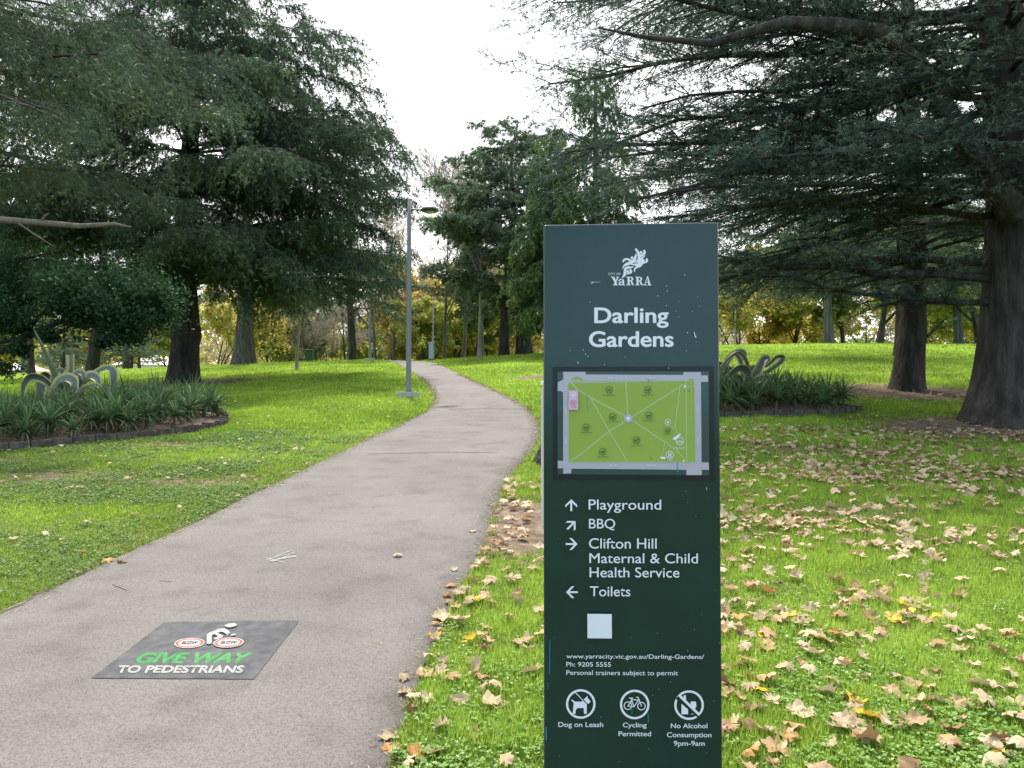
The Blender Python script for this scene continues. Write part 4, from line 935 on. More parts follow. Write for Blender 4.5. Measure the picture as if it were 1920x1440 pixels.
# centre group: open crowned tree, weeping conifer
bx, by, bz = pos_px(952, 48); rs = np.random.RandomState(61)
def LfO(z, a): return np.interp(z, [3.2, 4.6, 8, 11.5, 14, 16], [4.4, 6.2, 5.6, 4.0, 2.4, 1.0])
lim = [(z, a, L * r_, ri, dr) for (z, a, L, ri, dr) in ring_limbs(rs, 3.4, 14.0, 58, LfO, (.15, .55), (.08, .3)) for r_ in (rs.uniform(.75, 1.1),)]
cedar('open_crowned_tree', (bx, by, bz), [(-.25, 0, -.4), (-.2, 0, 3), (.2, 0, 7), (.4, 0, 9), (.2, 0, 12), (.6, 0, 14.6)], .34, lim, M['openleaf'],
      'tall open crowned grey green conifer right of the path with gaps of white sky', (.24, .085), 1.5, .1, .5, .5, .27, 61, clump=.42, l3=.7, l2=.34, cat='tree', group=None)
a_ = Acc(); r_o = [o for o in COL.objects if o.name.startswith('open_crowned_tree')][0]
tubes(a_, [[(1.05, .2, -.4), (.95, .2, 1.5), (1.05, .2, 4), (1.0, .2, 7)]], [[.62, .42, .38, .2]], 18, ridge=.05); tubes(a_, [[(.95, .2, 3.0), (.55, .1, 4.4), (.15, 0, 5.6)]], [[.13, .12, .1]], 8)
a_.build('second_trunk', M['bark'], r_o, True)
bx, by, bz = pos_px(1118, 42); rs = np.random.RandomState(71)
lim = ring_limbs(rs, 2.2, 15.0, 46, lambda z, a: np.interp(z, [2, 4, 7, 10, 12.5, 14, 15.4], [3.2, 3.7, 3.4, 2.6, 1.7, 1.1, .4]), (.15, .4), (.3, .6))
cedar('weeping_conifer', (bx, by, bz), [(0, 0, -.3), (0, 0, 8), (0, 0, 15.6)], .4, lim, M['weeping'], 'tall weeping conifer with yellow green hanging sprays rising behind the green sign', (.24, .07), 1.2, .5, 1.6, .45, .22, 71, cat='tree', l2=.40, l3=.8)
bx, by, bz = pos_px(1033, 40); rs = np.random.RandomState(73)
lim = ring_limbs(rs, 2.4, 10.6, 30, lambda z, a: np.interp(z, [2, 5, 8, 11], [1.8, 2.3, 1.7, .5]), (.15, .4), (.3, .6))
cedar('weeping_conifer', (bx, by, bz), [(0, 0, -.3), (0, 0, 6), (0, 0, 11)], .3, lim, M['weeping'], 'shorter weeping conifer hanging close to the left edge of the green sign', (.22, .07), 1.6, .5, 1.6, .4, .2, 73, cat='tree', l2=.46, l3=.8)

# generic deciduous tree prototypes, built at the origin
def proto_tree(seed, hgt, spread, leaf, lsize, nl, barkm, twig_mat, kind='leafy', trunk_h=.28, r0=.022, multi=1):
    rs = np.random.RandomState(seed); wood = Acc(); tw = Acc(); lv = Acc()
    T = []
    for q in range(multi):
        lean = rs.normal(0, .06 if multi == 1 else .22, 2) * hgt
        Pq = np.array([[0, 0, -.3], [lean[0] * .3, lean[1] * .3, hgt * .25], [lean[0] * .7, lean[1] * .7, hgt * .55], [lean[0], lean[1], hgt * .85]]); T.append(trunk_path(rs, Pq, r0 * hgt / multi ** .5, .02, 1.4, 9))
    P0 = np.concatenate([t[0] for t in T]); R0 = np.concatenate([t[1] for t in T]); tubes(wood, P0, R0, 10, ridge=.03, seed=seed)
    C1, R1, _ = branch_level(rs, P0, R0, 12 if multi == 1 else 7, trunk_h, .98, .55 * spread, 48, .25, rf=.55, wig=.15)
    C2, R2, _ = branch_level(rs, C1, R1, 6, .25, 1, .55, 40, .12, rf=.6, wig=.2)
    C3, R3, _ = branch_level(rs, C2, R2, 6, .2, 1, .55, 38, .1, rf=.6, wig=.2, k=4)
    tubes(wood, C1, R1, 6); tubes(tw, C2, np.maximum(R2, .012), 4); tubes(tw, C3, np.maximum(R3, .009), 3)
    if kind == 'bare':
        C4, R4, _ = branch_level(rs, C3, R3, 6, .15, 1, .6, 32, .12, rf=.7, k=3); tubes(tw, C4, np.maximum(R4, .014), 3)
    if nl:
        e = rs.randint(0, len(C3), nl); s = rs.rand(nl) ** .5; p, d, _ = lerp_path(C3, R3, e, np.clip(s, 0, .99)); p = p + rs.normal(0, hgt * .022, (nl, 3))
        cl = rs.rand(len(C1) * 40)[(e // 36) % (len(C1) * 40)]
        leafquads(lv, p, lsize * rs.uniform(.6, 1.4, nl), rs, np.clip(cl * .5 + .25 + rs.normal(0, .15, nl), 0, 1))
    return wood, tw, lv
PROTO = {}
def make_proto(key, *a, leafmat=None, barkm='bark', twig='twig', **k):
    w, t, l = proto_tree(*a, None, None, **k) if False else proto_tree(a[0], a[1], a[2], None, a[3], a[4], None, None, **k)
    root = empty('tree', (0, 0, -50)); tr = w.build('trunk', M[barkm], root, True); tw = t.build('branches', M[twig], root)
    if a[4]: l.build('crown', M[leafmat] if isinstance(leafmat, str) else leafmat, root)
    PROTO[key] = [root, False]
    return root
make_proto('yellow1', 101, 9, 1.0, .34, 15000, leafmat='yellow'); make_proto('yellow2', 102, 8, 1.15, .32, 13000, leafmat='yellow', multi=3)
make_proto('orange', 103, 9, 1.05, .34, 14000, leafmat='orange'); make_proto('olive1', 104, 10, 1.0, .32, 17000, leafmat='olive'); make_proto('olive2', 105, 9, 1.2, .32, 15000, leafmat='olive', multi=2)
make_proto('green', 106, 10, 1.1, .30, 20000, leafmat='green'); make_proto('russet', 107, 10, 1.1, .22, 5000, leafmat='russet', twig='bare_twig')
make_proto('bare1', 108, 13, .9, 0, 0, kind='bare', barkm='bark_grey', r0=.012, twig='bare_twig'); make_proto('bare2', 109, 12, 1.0, 0, 0, kind='bare', barkm='bark_grey', r0=.012, twig='bare_twig', multi=4)
make_proto('bare3', 110, 14, .8, .16, 2500, kind='bare', leafmat='russet', barkm='bark_grey', r0=.012, twig='bare_twig')
make_proto('dark', 111, 10, 1.0, .26, 20000, leafmat='darkleaf'); make_proto('gnarly', 112, 9, 1.25, .3, 9000, leafmat='olive', barkm='bark', r0=.035, trunk_h=.2)
USED = {}
def place(key, px, Y, hgt, label, group, rz=0, dz=0, sx=1., name=None, cat='tree'):
    src, used = PROTO[key]; base_h = {'yellow1': 9, 'yellow2': 8, 'orange': 9, 'olive1': 10, 'olive2': 9, 'green': 10, 'russet': 10, 'bare1': 13, 'bare2': 12, 'bare3': 14, 'dark': 10, 'gnarly': 9}[key]
    if not used: r = src; PROTO[key][1] = True
    else:
        r = src.copy(); COL.objects.link(r)
        for ch in src.children: c = ch.copy(); COL.objects.link(c); c.parent = r
    X, Y, z = pos_px(px, Y); s = hgt / base_h / .97; r.location = (X, Y, z + dz); r.scale = (s * sx, s * sx, s); r.rotation_euler[2] = rz
    r.name = name or {'y': 'yellow_tree', 'o': 'autumn_tree', 'g': 'green_tree', 'r': 'russet_tree', 'b': 'bare_tree', 'd': 'dark_tree'}[key[0]]
    tag(r, label, cat, group); return r
GA, GB, GG = 'autumn trees beyond the crest', 'bare trees beyond the crest', 'green trees beyond the crest'
T_ = [
 ('yellow2', 402, 66, 6.6, 'small golden tree with many stems between the big cedar and the fluted trunk', GA, 0, 0, 1.0),
 ('olive2', 320, 75, 8, 'olive yellow tree behind the big cedar trunk', GA, 1, 0, 1.1),
 ('yellow1', 20, 88, 10, 'yellow tree under the dark limbs at the far left edge', GA, 2, 0, 1.1),
 ('olive1', 110, 84, 9.5, 'olive green tree seen behind the spear of the left agave', GA, 3, 0, 1.1),
 ('yellow1', 212, 80, 9.5, 'yellow tree between the curved trunk and the big cedar trunk', GA, 4, 0, 1.1),
 ('russet', 262, 64, 8, 'branching russet tree left of the big cedar trunk', GA, 5, 0, 1.),
 ('olive1', 502, 76, 8.5, 'olive tree right of the fluted trunk', GA, .5, 0, 1.1),
 ('green', 528, 82, 7.5, 'dull green tree behind the staked sapling', GG, .5, 0, 1.1),
 ('bare2', 560, 80, 9.5, 'pale bare tree low behind the sapling', GB, .2, 0, 1.1),
 ('bare2', 618, 72, 9, 'fan shaped bare tree with many pale stems behind the crest', GB, 1.2, 0, 1.1),
 ('yellow2', 600, 95, 9, 'yellow tree behind the fan shaped bare tree', GA, 3.2, 0, 1.2),
 ('olive2', 678, 92, 9.5, 'yellow green tree behind the far lamp base', GA, 2.2, 0, 1.2),
 ('bare1', 705, 64, 15, 'tall bare tree with pinkish twigs left of the near lamp pole', GB, 0, 0, .9),
 ('bare3', 735, 70, 16, 'tallest bare tree rising behind the near lamp pole', GB, 2, 0, .9),
 ('bare1', 758, 76, 13.5, 'slender bare tree directly behind the near lamp pole', GB, 4, 0, .8),
 ('bare3', 650, 80, 14, 'bare tree behind the hanging cedar tips left of the lamp', GB, 5, 0, 1),
 ('bare1', 792, 84, 11.5, 'bare tree among the orange trees right of the lamp', GB, 1, 0, .9),
 ('orange', 800, 74, 9.4, 'bright orange tree above the end of the path', GA, 0, 0, 1.15),
 ('yellow1', 758, 88, 10, 'golden tree low behind the lamp pole', GA, 5, 0, 1.1),
 ('orange', 838, 86, 12, 'orange tree behind the pale blue panel', GA, 2, 0, 1.2),
 ('olive1', 850, 72, 9.5, 'olive tree right of the pale blue panel', GG, 2.5, 0, 1.2),
 ('olive2', 800, 66, 5.5, 'low yellow olive tree left of the pale blue panel', GA, 1.5, 0, 1.2),
 ('green', 885, 66, 8, 'green tree behind the slim pale trunk', GG, 1, 0, 1.1),
 ('yellow1', 912, 82, 11, 'yellow tree seen between the slim pale trunk and the dark trunks', GA, 1.3, 0, 1.2),
 ('bare3', 868, 58, 15.5, 'tall thinly leaved brown tree behind the open crowned tree', GB, 1.3, 0, 1.),
 ('bare1', 832, 57, 13.5, 'pale bare tree with fine upright twigs just right of the near lamp head', GB, 2.3, 0, 1.),
 ('bare3', 905, 60, 16.5, 'bare tree mixed into the left side of the open crowned tree', GB, 3.3, 0, .75),
 ('orange', 1005, 78, 8.5, 'orange tree at the foot of the weeping conifers', GA, 4, 0, 1.1),
 ('olive1', 965, 92, 12, 'olive tree behind the paired dark trunks', GG, 4.4, 0, 1.2),
 ('yellow2', 1385, 66, 7, 'golden tree just right of the green sign', GA, 4, 0, 1.2),
 ('orange', 1425, 72, 7.5, 'orange yellow tree with a leaning trunk behind the right agave', GA, 1, 0, 1.2),
 ('olive2', 1480, 70, 9.5, 'yellow green tree with forked stems left of the grey trunk', GA, 2, 0, 1.2),
 ('yellow1', 1520, 84, 9.5, 'golden tree just left of the thick grey trunk', GA, 3, 0, 1.2),
 ('green', 1585, 66, 11, 'green tree with a straight trunk right of the thick grey trunk', GG, 2, 0, 1.0),
 ('gnarly', 1648, 57, 8.5, 'dark gnarled tree with sideways limbs left of the mid sized cedar', GG, .6, 0, 1.1),
 ('russet', 1625, 78, 9, 'russet tree behind the gnarled tree', GA, 2, 0, 1.3),
 ('olive1', 1735, 66, 9.5, 'olive tree just right of the mid sized cedar trunk', GG, .6, 0, 1.2),
 ('yellow2', 1770, 80, 9.5, 'yellow tree left of the pale crest trunk', GA, .9, 0, 1.3),
 ('gnarly', 1841, 55, 8.2, 'dark gnarled tree spreading beside the massive cedar trunk', GG, 3.6, 0, 1.15),
 ('olive2', 1860, 72, 9, 'olive tree between the gnarled tree and the massive trunk', GA, 5, 0, 1.2),
 ('green', 1960, 60, 10, 'green tree hidden behind the massive cedar trunk', GG, 5, 0, 1.2),
 ('russet', 1340, 75, 9, 'russet tree tucked behind the right edge of the green sign', GA, 5, 0, 1.2),
 ('dark', 60, 40, 8.5, 'dark evergreen tree in the far left background above the lawn', GG, 0, 0, 1.0),
 ('green', -60, 70, 11, 'green tree beyond the left edge of the lawn', GG, 0, 0, 1.2),
]
for t in T_: place(*t)
# trunks that stand on the crest, each with a dark crown above
def trunk_tree(px, Y, w_px, lean, label, barkm, hgt=12, seed=5, lh=4.2, cone=False, crownmat='cedar', flare=1.5, Lr=5.5, nl=26, needles=(.24, .055)):
    bx, by, bz = pos_px(px, Y); r = w_px / FPX * Y / 2; rs = np.random.RandomState(seed)
    lim = ring_limbs(rs, lh, hgt - .5, nl, lambda z, a: np.interp(z, [lh, lh + 2, hgt], [Lr * .85, Lr, 1.2]), (.0, .25), (.08, .26))
    cedar('crest_tree', (bx, by, bz), [(0, 0, -.5), (lean * .4, 0, 1.5), (lean, 0, 4), (lean, 0, hgt)], r, lim, M[crownmat], label, needles, .7, .12, .5, .62, .33, seed, bark=barkm, flare=flare, cat='tree', group='trees standing on the crest of the lawn', l2=.36)
trunk_tree(456, 48, 42, .1, 'broad pale fluted trunk on the crest under the left cedar', 'bark_grey', 13, 81, 3.6, flare=1.5)
trunk_tree(168, 36, 27, .55, 'curved dark trunk leaning right just behind the left agave', 'bark', 12, 82, 3.6, Lr=5)
trunk_tree(662, 50, 17, -.25, 'dark trunk with one low left limb standing on the crest left of the far lamp', 'bark', 12, 83, 3.2, Lr=5.2)
trunk_tree(1556, 54, 22, -.1, 'thick pale grey trunk on the crest behind the right bed', 'bark_grey', 11, 84, 4.0)
trunk_tree(1800, 56, 20, -.2, 'pale rough trunk on the crest left of the massive cedar trunk', 'bark_grey', 11, 85, 4.0)
trunk_tree(236, 60, 12, .1, 'slim dark trunk in the background left of the big cedar trunk', 'bark', 11, 86, 4.5, crownmat='openleaf', Lr=4, nl=18)
trunk_tree(44, 62, 15, .1, 'straight grey trunk in the left background beyond the lawn', 'bark_grey', 11, 87, 4.5, crownmat='openleaf', Lr=4, nl=18)
# young conifers with layered low branches
def young(px, Y, hgt, rad, label, seed):
    bx, by, bz = pos_px(px, Y); rs = np.random.RandomState(seed)
    lim = ring_limbs(rs, .6, hgt - .3, 30, lambda z, a: np.interp(z, [0, 1.2, hgt], [rad, rad, .3]), (.05, .25), (.02, .12))
    cedar('young_conifer', (bx, by, bz), [(0, 0, -.3), (0, 0, hgt * .5), (0, 0, hgt)], .12, lim, M['cedar_blue'], label, (.2, .05), .7, .05, .1, .45, .3, seed, cat='conifer', group='young conifers in the left background')
young(246, 56, 4.4, 2.6, 'small spreading blue green conifer just left of the big cedar trunk', 91); young(118, 58, 4.6, 2.6, 'small spreading dark conifer behind the left agave', 92)
# slim pale trunk and staked sapling
def small_tree(px, Y, hgt, r0, label, barkm, seed, n=7, name='sapling', leaves=0, lo=.45, sp=.5):
    bx, by, bz = pos_px(px, Y); rs = np.random.RandomState(seed); root = empty(name, (bx, by, bz)); tag(root, label, 'tree')
    P, R = trunk_path(rs, [(0, 0, -.2), (.03, 0, hgt * .3), (.12, 0, hgt * .6), (.1, 0, hgt)], r0, .015, 1.5, 14); a = Acc(); tubes(a, P, R, 10, ridge=.03); a.build('trunk', M[barkm], root, True)
    C1, R1, _ = branch_level(rs, P, R, n, lo, .98, sp, 42, .3, rf=.5); C2, R2, _ = branch_level(rs, C1, R1, 5, .3, 1, .5, 35, .2, rf=.6); C3, R3, _ = branch_level(rs, C2, R2, 4, .3, 1, .5, 35, .1, rf=.6)
    a = Acc(); tubes(a, C1, np.maximum(R1, .008), 6); tubes(a, C2, np.maximum(R2, .006), 4); tubes(a, C3, np.maximum(R3, .005), 3); a.build('branches', M['bare_twig'], root)
    if leaves:
        a = Acc(); e = rs.randint(0, len(C3), leaves); p, _, _ = lerp_path(C3, R3, e, rs.rand(leaves) * .99); leafquads(a, p + rs.normal(0, .1, p.shape), rs.uniform(.1, .2, leaves), rs, rs.rand(leaves)); a.build('crown', M['openleaf'], root)
sp = hit(556, 693)[0]
small_tree(556, float(sp[1]), 3.6, .10, 'slender bare young tree on the sunny lawn under the left cedar', 'bark_pale', 121, 5)
small_tree(899, 47, 8.5, .15, 'slim pale grey trunked tree on the crest between the panel and the dark trunks', 'bark_pale', 122, 9, 'slim_tree', 900, .35)
small_tree(1379, 52, 7, .07, 'thin pale stemmed tree on the crest just right of the green sign', 'bark_pale', 123, 7, 'slim_tree', 300, .35)

# far-off wood closing the view
rs = np.random.RandomState(131); lv = Acc()
n = 90000; ang = rs.uniform(-.95, .95, n); Yd = rs.uniform(118, 150, n); Xd = ang * Yd
hh_ = 8.5 + 4.5 * vnoise(Xd + 400, Yd * 0 + 3, .07, 9) + 4 * vnoise(Xd + 400, Yd * .3, .25, 10); zz = hh_ * rs.rand(n) ** .55
cl = vnoise(Xd + 500, zz * .8 + 9, .13, 12)
lo_ = H(Xd, Yd); c_i = (cl * 3).astype(int)
for k_, mt in enumerate(('olive', 'yellow', 'russet', 'green')): pass
var = np.clip(.2 + .5 * vnoise(Xd + 300, zz + 20, .35, 14) + rs.normal(0, .12, n), 0, 1)
mi = np.digitize(cl, [.38, .52, .68])
for q in range(4):
    s_ = mi == q; a2 = Acc(); P5 = np.stack([Xd, Yd, lo_ + zz], -1)[s_]; leafquads(a2, P5, rs.uniform(.5, 1.1, len(P5)), rs, var[s_])
    for v_, f_, aa_ in zip(a2.v, a2.f4, a2.a4): lv.add(v_, f_, aa_, q)
fw = lv.build('distant_wood', [M['olive'], M['yellow'], M['russet'], M['green']]); tag(fw, 'hazy yellow and olive wood closing the view beyond the lawn', 'woodland', kind='stuff')

# ------------------------------------------------------------------ garden beds
def bed(poly, name, label, edge_col, seed, mound):
    rs = np.random.RandomState(seed); c = poly.mean(0); root = empty(name, (float(c[0]), float(c[1]), float(H(*c)))); O = np.array(root.location)
    tag(root, label, 'garden edging', 'dark brick edgings round the two beds')
    P = np.vstack([poly, poly[:1]]); d = np.r_[0, np.cumsum(np.linalg.norm(np.diff(P, axis=0), axis=1))]; L = d[-1]; x = 0; bm = bmesh.new()
    while x < L - .1:
        w = rs.uniform(.28, .36); m_ = min(x + w / 2, L); q = np.array([np.interp(m_, d, P[:, 0]), np.interp(m_, d, P[:, 1])]); q2 = np.array([np.interp(min(m_ + .05, L), d, P[:, 0]), np.interp(min(m_ + .05, L), d, P[:, 1])])
        an = math.atan2(q2[1] - q[1], q2[0] - q[0]); box_bm(bm, (q[0] - O[0], q[1] - O[1], H(*q) + .035 + rs.normal(0, .006) - O[2]), (w - .008, .11 + rs.normal(0, .004), .17), .008, an + rs.normal(0, .02)); x += w
    bm_obj('brick_row', bm, M['brick'], root)
    # mulch mound
    n = 14; a = Acc(); V = [np.array([c[0], c[1]])]; ring = []
    rr = np.linspace(0, .985, n + 1)[1:]; pts = np.concatenate([[c]] + [c + (poly - c) * r for r in rr]); rad = np.concatenate([[0]] + [np.full(len(poly), r) for r in rr])
    z = H(pts[:, 0], pts[:, 1]) + .05 + mound * (1 - rad ** 2) + rs.normal(0, .012, len(pts)); m_ = len(poly); F = []; F3 = []
    for j in range(m_): F3.append((0, 1 + j, 1 + (j + 1) % m_))
    for i in range(n - 1):
        for j in range(m_): F.append((1 + i*m_ + j, 1 + (i+1)*m_ + j, 1 + (i+1)*m_ + (j+1) % m_, 1 + i*m_ + (j+1) % m_))
    W = np.concatenate([pts, z[:, None]], 1); a.add(W, F); a.f3.append(np.array(F3)); a.a3.append(np.full(len(F3), .5)); a.m3.append(np.zeros(len(F3), int))
    o = a.build('soil', M['soil'], None, True); tag(o, kind='structure')
    return c, mound
def bed_z(poly, c, mound, x, y):
    # relative radius along the ray from the centre
    d = np.array([x, y]) - c; lo, hi = 0, 1; r = np.linalg.norm(d) + 1e-6
    an = np.arctan2(poly[:, 1] - c[1], poly[:, 0] - c[0]); i = np.argmin(np.abs((an - math.atan2(d[1], d[0]) + np.pi) % (2*np.pi) - np.pi)); R = np.linalg.norm(poly[i] - c)
    rr = min(1, r / R); return H(x, y) + .05 + mound * (1 - rr ** 2), rr
cL, mL = bed(BEDL, 'garden_edging', 'dark brick edging curving round the left bed of rosette plants', None, 3, .22)
cR, mR = bed(BEDR, 'garden_edging', 'dark brick edging along the front of the right bed behind the sign', None, 4, .22)

def rosette_mesh(seed, n=34, L=.36, w=.032, stem=.2):
    rs = np.random.RandomState(seed); a = Acc()
    for i in range(n):
        f = i / n; az = i * 2.4 + rs.normal(0, .2); el = math.radians(80 - 88 * f + rs.normal(0, 10)); l = L * rs.uniform(.75, 1.15) * (.7 + .5 * math.sin(math.pi * min(1, f + .25)))
        k = 6; t = np.linspace(0, 1, k); r = l * (np.cos(el) * t + .12 * t * t); z = stem + l * (np.sin(el) * t - (.28 + .25 * f) * t * t * (.4 + np.cos(el)))
        u = np.array([math.cos(az), math.sin(az), 0]); s = np.array([-u[1], u[0], 0]); ww = w * (1 - t ** 1.5) * (.7 + .6 * t * (1 - t) * 2) + .001
        C = u * r[:, None] + np.array([0, 0, 1]) * z[:, None]; up = np.array([0, 0, .35]) * ww[:, None]
        V = np.stack([C - s * ww[:, None] / 2 + up, C, C + s * ww[:, None] / 2 + up], 1).reshape(-1, 3); ix = np.arange(k * 3).reshape(k, 3)
        F = np.concatenate([np.stack([ix[:-1, j], ix[:-1, j+1], ix[1:, j+1], ix[1:, j]], -1) for j in (0, 1)]); a.add(V, F, 0.05 if (f > .86 and rs.rand() < .5) else np.clip(.42 + .35 * (1 - f) + rs.normal(0, .12), .3, 1))
    return a
rmeshes = []
for i in range(6):
    st = Acc(); o = rosette_mesh(200 + i, 46 + 2 * i, .37 + .02 * i, .027, .16).build('leaves', M['aloe'])
    me = o.data; bpy.data.objects.remove(o); tubes(st, [[(0, 0, -.15), (.01, 0, .1), (0, 0, .24)]], [[.03, .025, .02]], 6, var=.1); o2 = st.build('stem', M['aloe']); me2 = o2.data; bpy.data.objects.remove(o2); rmeshes.append((me, me2))
def rosettes(poly, c, mound, n, seed, side, avoid, labs, sc=(.8, 1.25), minr=0):
    rs = np.random.RandomState(seed); pts = []; lo = poly.min(0); hi = poly.max(0); tries = 0
    while len(pts) < n and tries < 20000:
        tries += 1; q = lo + (hi - lo) * rs.rand(2)
        if not inside(poly, np.array([q[0]]), np.array([q[1]]))[0]: continue
        zz, rr = bed_z(poly, c, mound, *q)
        if rr > .95 or (q[0] - lo[0]) / (hi[0] - lo[0]) > .95 or any(np.hypot(*(q - p_[0])) < .29 for p_ in pts) or np.hypot(q[0] - avoid[0], q[1] - avoid[1]) < avoid[2]: continue
        pts.append((q, zz, rr))
    for q, zz, rr in pts:
        i = rs.randint(6); r = empty('rosette_plant', (float(q[0]), float(q[1]), float(zz) - .02), rs.rand() * 6.28); s = rs.uniform(*sc) * (np.interp((q[0] - lo[0]) / (hi[0] - lo[0]), [0, .6, .75, 1], [.72, .74, 1.05, 1.0]) if side == 'left' else 1.); r.scale = (s, s, s * rs.uniform(.9, 1.15))
        r.rotation_euler[0] = rs.normal(0, .12); r.rotation_euler[1] = rs.normal(0, .12)
        front = q[1] < c[1] - (.2 if side == 'left' else .3)
        lab = labs[0] if (front and rr > .55) else labs[1] if front else labs[2]
        ex = (q[0] - lo[0]) / (hi[0] - lo[0]); lab += ', left end' if ex < .33 else ', right end' if ex > .72 else ', middle'
        tag(r, lab, 'plant', 'spiky rosette plants in the %s bed' % side)
        for nm, me in zip(('leaves', 'stem'), rmeshes[i]):
            o = bpy.data.objects.new(nm, me); COL.objects.link(o); o.parent = r
agL = atdepth(132, 735, 16.0); agR = atdepth(1402, 712, 16.4)
rosettes(BEDL, cL, mL, 190, 7, 'left', (agL[0], agL[1], .75), ('spiky green rosette plant along the front brick edging of the left bed', 'spiky green rosette plant in front of the left agave', 'spiky green rosette plant in the back half of the left bed'), (1.0, 1.45))
rosettes(BEDR, cR, mR, 95, 8, 'right', (agR[0], agR[1], .6), ('spiky green rosette plant near the front edging of the right bed', 'spiky green rosette plant in front of the right agave', 'spiky green rosette plant at the back of the right bed'), (.95, 1.45))

def ribbon(name, pts, widths, D0, root, O, ed=.24, perp=.78, spear=False):
    """pts: (px, py, depth offset)"""
    P = np.array([atdepth(x, y, D0 + dz) for x, y, dz in pts]); k = len(P); t = np.linspace(0, k - 1, (k - 1) * 5 + 1); Q = np.empty((len(t), 3))
    for q, u in enumerate(t):
        i = min(int(u), k - 2); f = u - i; p = [P[max(i-1, 0)], P[i], P[i+1], P[min(i+2, k-1)]]
        Q[q] = .5 * ((2*p[1]) + (-p[0]+p[2])*f + (2*p[0]-5*p[1]+4*p[2]-p[3])*f*f + (-p[0]+3*p[1]-3*p[2]+p[3])*f**3)
    w = np.interp(t, np.arange(k), widths) * 1.6 * D0 / FPX; T = unit(np.gradient(Q, axis=0)); inp = unit(np.cross(T, [0, 1., 0])); inp = np.where(inp[:, :1] * 0 + 1 > 0, inp, inp)
    wd = unit(inp * perp + np.array([0, 1., 0]) * math.sqrt(1 - perp ** 2)); nn = unit(np.cross(T, wd)); f_ = np.array([-.5, -.5 + ed, 0, .5 - ed, .5]); vv = np.array([.18, .05, 0, .05, .18])
    V = (Q[:, None] + wd[:, None] * (f_[None, :] * w[:, None])[..., None] + nn[:, None] * (vv[None] * w[:, None])[..., None]) - O
    n = len(Q); th = .012; V2 = V - nn[:, None] * th * np.clip(w / .08, .2, 1)[:, None, None]
    a = Acc(); ix = np.arange(n * 5).reshape(n, 5)
    for VV, fl in ((V, 0), (V2, 1)):
        for j in range(4):
            F = np.stack([ix[:-1, j], ix[:-1, j+1], ix[1:, j+1], ix[1:, j]], -1); a.add(VV, F, .5, 1 if j in (0, 3) else 0)
    # rims
    VV = np.concatenate([V.reshape(-1, 3), V2.reshape(-1, 3)]); N5 = n * 5
    for j in (0, 4): a.add(VV, np.stack([ix[:-1, j], ix[1:, j], ix[1:, j] + N5, ix[:-1, j] + N5], -1), .5, 1)
    for e in (0, n - 1): a.add(VV, [(ix[e, j], ix[e, j+1], ix[e, j+1] + N5, ix[e, j] + N5) for j in range(4)], .5, 0)
    o = a.build(name, [M['agave_mid'], M['agave_edge']] if not spear else [M['agave_green'], M['agave_green']], root, True); return o
M['agave_green'] = simple('agave olive', (.10, .13, .06), .45)
def agave(D0, cx, cy, leaves, label):
    O = atdepth(cx, cy, D0); root = empty('agave_plant', tuple(O)); tag(root, label, 'agave', 'striped agaves in the beds')
    for pts, w, sp_ in leaves: ribbon('leaf', pts, w, D0, root, O, spear=sp_, ed=.17 if not sp_ else .06)
    a = Acc(); tubes(a, [[(0, 0, -.55), (0, 0, -.1), (0, 0, .12)]], [[.12, .14, .05]], 12); a.build('heart', M['agave_green'], root, True)
agave(16.0, 128, 728, [
 ([(124, 732, 0), (106, 702, .05), (86, 660, .1), (62, 615, .15)], [14, 14, 8, .6], True),
 ([(136, 725, .1), (136, 700, .12), (136, 680, .12), (136, 665, .12)], [19, 18, 19, 21], False),
 ([(112, 735, 0), (97, 722, -.05), (84, 711, -.1), (68, 706, -.1), (56, 708, -.1), (47, 718, -.1), (43, 732, -.1), (42, 748, -.1)], [9, 13, 14, 12, 9, 7, 5, 2], False),
 ([(108, 738, .2), (99, 722, .2), (100, 704, .25), (108, 695, .3), (117, 697, .35), (121, 708, .4), (121, 722, .4)], [7, 8, 8, 8, 8, 6, 4], False),
 ([(95, 745, -.2), (103, 727, -.3), (113, 714, -.35), (126, 709, -.4), (137, 714, -.45), (140, 724, -.5), (139, 736, -.5)], [12, 15, 16, 14, 12, 8, 4], False),
 ([(120, 722, .1), (124, 706, .1), (134, 698, .15), (146, 698, .2), (154, 706, .25), (157, 720, .3)], [12, 14, 14, 13, 11, 5], False),
 ([(140, 735, -.1), (137, 716, -.1), (140, 703, -.1), (148, 698, -.15), (156, 702, -.2), (158, 714, -.2)], [9, 10, 10, 9, 7, 4], False),
 ([(140, 738, -.1), (150, 722, -.15), (162, 709, -.2), (174, 705, -.2), (183, 712, -.25), (186, 724, -.3)], [13, 16, 16, 13, 9, 4], False),
 ([(140, 740, -.3), (160, 728, -.35), (178, 722, -.4), (190, 726, -.45)], [9, 8, 6, 3], False),
 ([(150, 722, .1), (170, 707, .1), (186, 695, .1), (200, 690, .1), (210, 694, .1), (213, 706, .1), (212, 724, .1), (212, 738, .1)], [9, 10, 9, 9, 10, 10, 7, 3], False),
 ([(110, 725, .3), (92, 704, .3), (84, 708, .3), (78, 720, .2), (76, 734, .1), (76, 748, .1)], [10, 13, 14, 14, 12, 5], False),
], 'large yellow edged striped agave with one tall green spear in the left bed')
